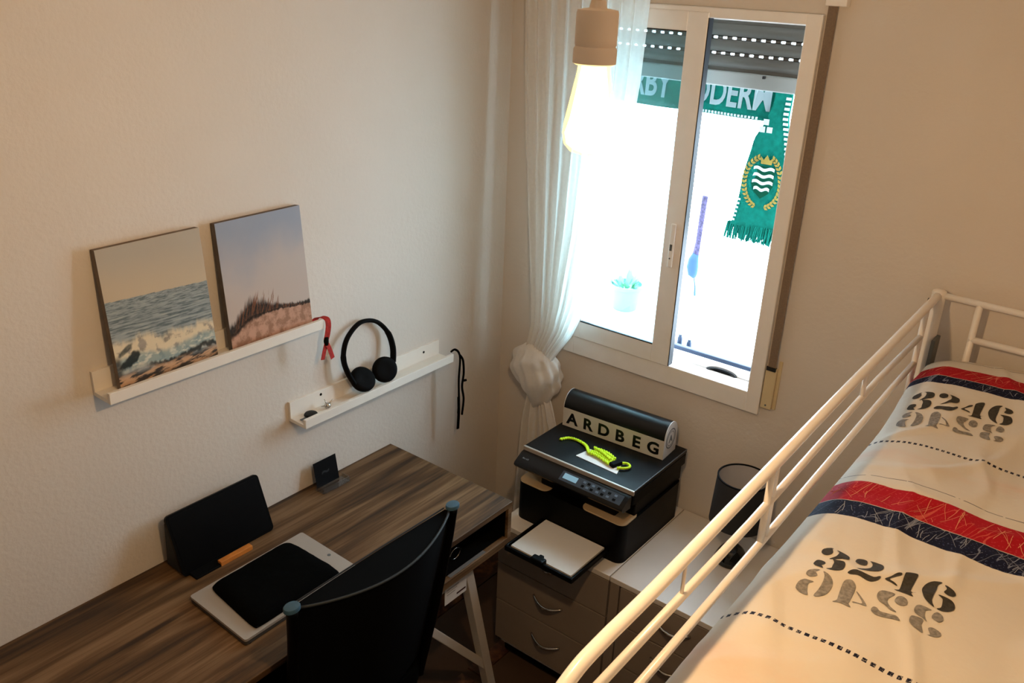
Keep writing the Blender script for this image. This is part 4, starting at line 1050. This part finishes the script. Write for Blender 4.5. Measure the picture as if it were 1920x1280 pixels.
def scratches(y0, y1, n, m):
    bm = bmesh.new(); rnd = random.Random(int(-y0*1000))
    for k in range(n):
        x = 1.488+rnd.random()*.88; ya = y0+(y1-y0)*rnd.random()*.6; L = (y1-y0)*rnd.uniform(.25, .8); tl_ = rnd.choice((-.75, -.45, -.15, .1, .35, .7))+rnd.uniform(-.12, .12)
        if rnd.random() < .12: tl_ *= 3; L *= .5
        yb2 = min(ya+L, y1-.002); w = rnd.uniform(.0003, .0006); N3 = 6; rows = []
        for i in range(N3+1):
            y = ya+(yb2-ya)*i/N3; xx = min(max(x+tl_*(y-ya)+.0006*math.sin(i*1.1+k), 1.482), 2.38)
            z = HS(xx, y)+wr(xx, y)*sst(1.477, 1.53, xx)+.0012
            rows.append((bm.verts.new((xx-w, y, z)), bm.verts.new((xx+w, y, z))))
        for a, c in zip(rows, rows[1:]): bm.faces.new((a[0], a[1], c[1], c[0]))
    o = obj('scratch_print', bm, m, dv); o['kind'] = 'stuff'; return o
SR = mat('scratch_orange', '#E59A72', .9); SN = mat('scratch_pale', '#9FA3AE', .9)
scratches(-.845, -.765, 75, SR); scratches(-.908, -.845, 85, SN); scratches(-.225, -.16, 45, SR); scratches(-.26, -.225, 40, SN)

# ------------------------------------------------------------------ pendant lamp
BXX, BYY = 1.3235, -1.545
def pz(prof): return prof
pd = thing('pendant_bulb', 'glowing filament bulb in a pale socket hanging on a cord from the ceiling', 'lamp', (BXX, BYY, 2.5))
obj('cord', tb([(BXX, BYY, 2.5), (BXX, BYY, 2.21)], .004, 10), mat('cord_cream', '#C9B9A4', .8), pd)
bm = bmesh.new(); lathe(bm, pz([(0, 2.222), (.008, 2.222), (.010, 2.214), (.0225, 2.212), (.0235, 2.208), (.0235, 2.176), (.0225, 2.174), (.0245, 2.171), (.0245, 2.156), (.021, 2.154), (0, 2.154)]), (BXX, BYY, 0), 40)
obj('lamp_socket', bm, mat('socket_taupe', '#F0E2D6', .6), pd, 'auto')
bm = bmesh.new(); lathe(bm, pz([(.018, 2.154), (.019, 2.145), (.024, 2.120), (.030, 2.090), (.0315, 2.078), (.029, 2.066), (.022, 2.058), (.011, 2.0545), (0, 2.054)]), (BXX, BYY, 0), 40)
gm = bpy.data.materials.new('amber_glass'); gm.use_nodes = True; nt = gm.node_tree; n = nt.nodes; n.clear()
o_ = n.new('ShaderNodeOutputMaterial'); t_ = n.new('ShaderNodeBsdfTransparent'); t_.inputs[0].default_value = (1, .93, .55, 1); e_ = n.new('ShaderNodeEmission'); e_.inputs[0].default_value = (1, .80, .28, 1); e_.inputs[1].default_value = .9
a_ = n.new('ShaderNodeAddShader'); nt.links.new(t_.outputs[0], a_.inputs[0]); nt.links.new(e_.outputs[0], a_.inputs[1]); nt.links.new(a_.outputs[0], o_.inputs[0])
obj('bulb_glass', bm, gm, pd, True)
bm = bmesh.new(); lathe(bm, pz([(0, 2.154), (.014, 2.152), (.0175, 2.13), (.0235, 2.095), (.0285, 2.078), (.026, 2.066), (.018, 2.060), (.009, 2.0565), (0, 2.0565)]), (BXX, BYY, 0), 32)
obj('glowing_core', bm, emis('filament_glow', (1, .86, .55, 1), 9.0), pd, True)
bm = bmesh.new(); lathe(bm, [(0, 2.5), (.045, 2.5), (.045, 2.488), (.02, 2.475), (0, 2.475)], (BXX, BYY, 0), 32); obj('ceiling_rose', bm, WHITE, pd, 'auto')
ld_ = bpy.data.lights.new('bulb_light', 'POINT'); ld_.energy = BULB_W; ld_.color = BULB_COL; ld_.shadow_soft_size = .02
lo_ = bpy.data.objects.new('bulb_light', ld_); COL.objects.link(lo_); lo_.location = (BXX, BYY, 2.035)
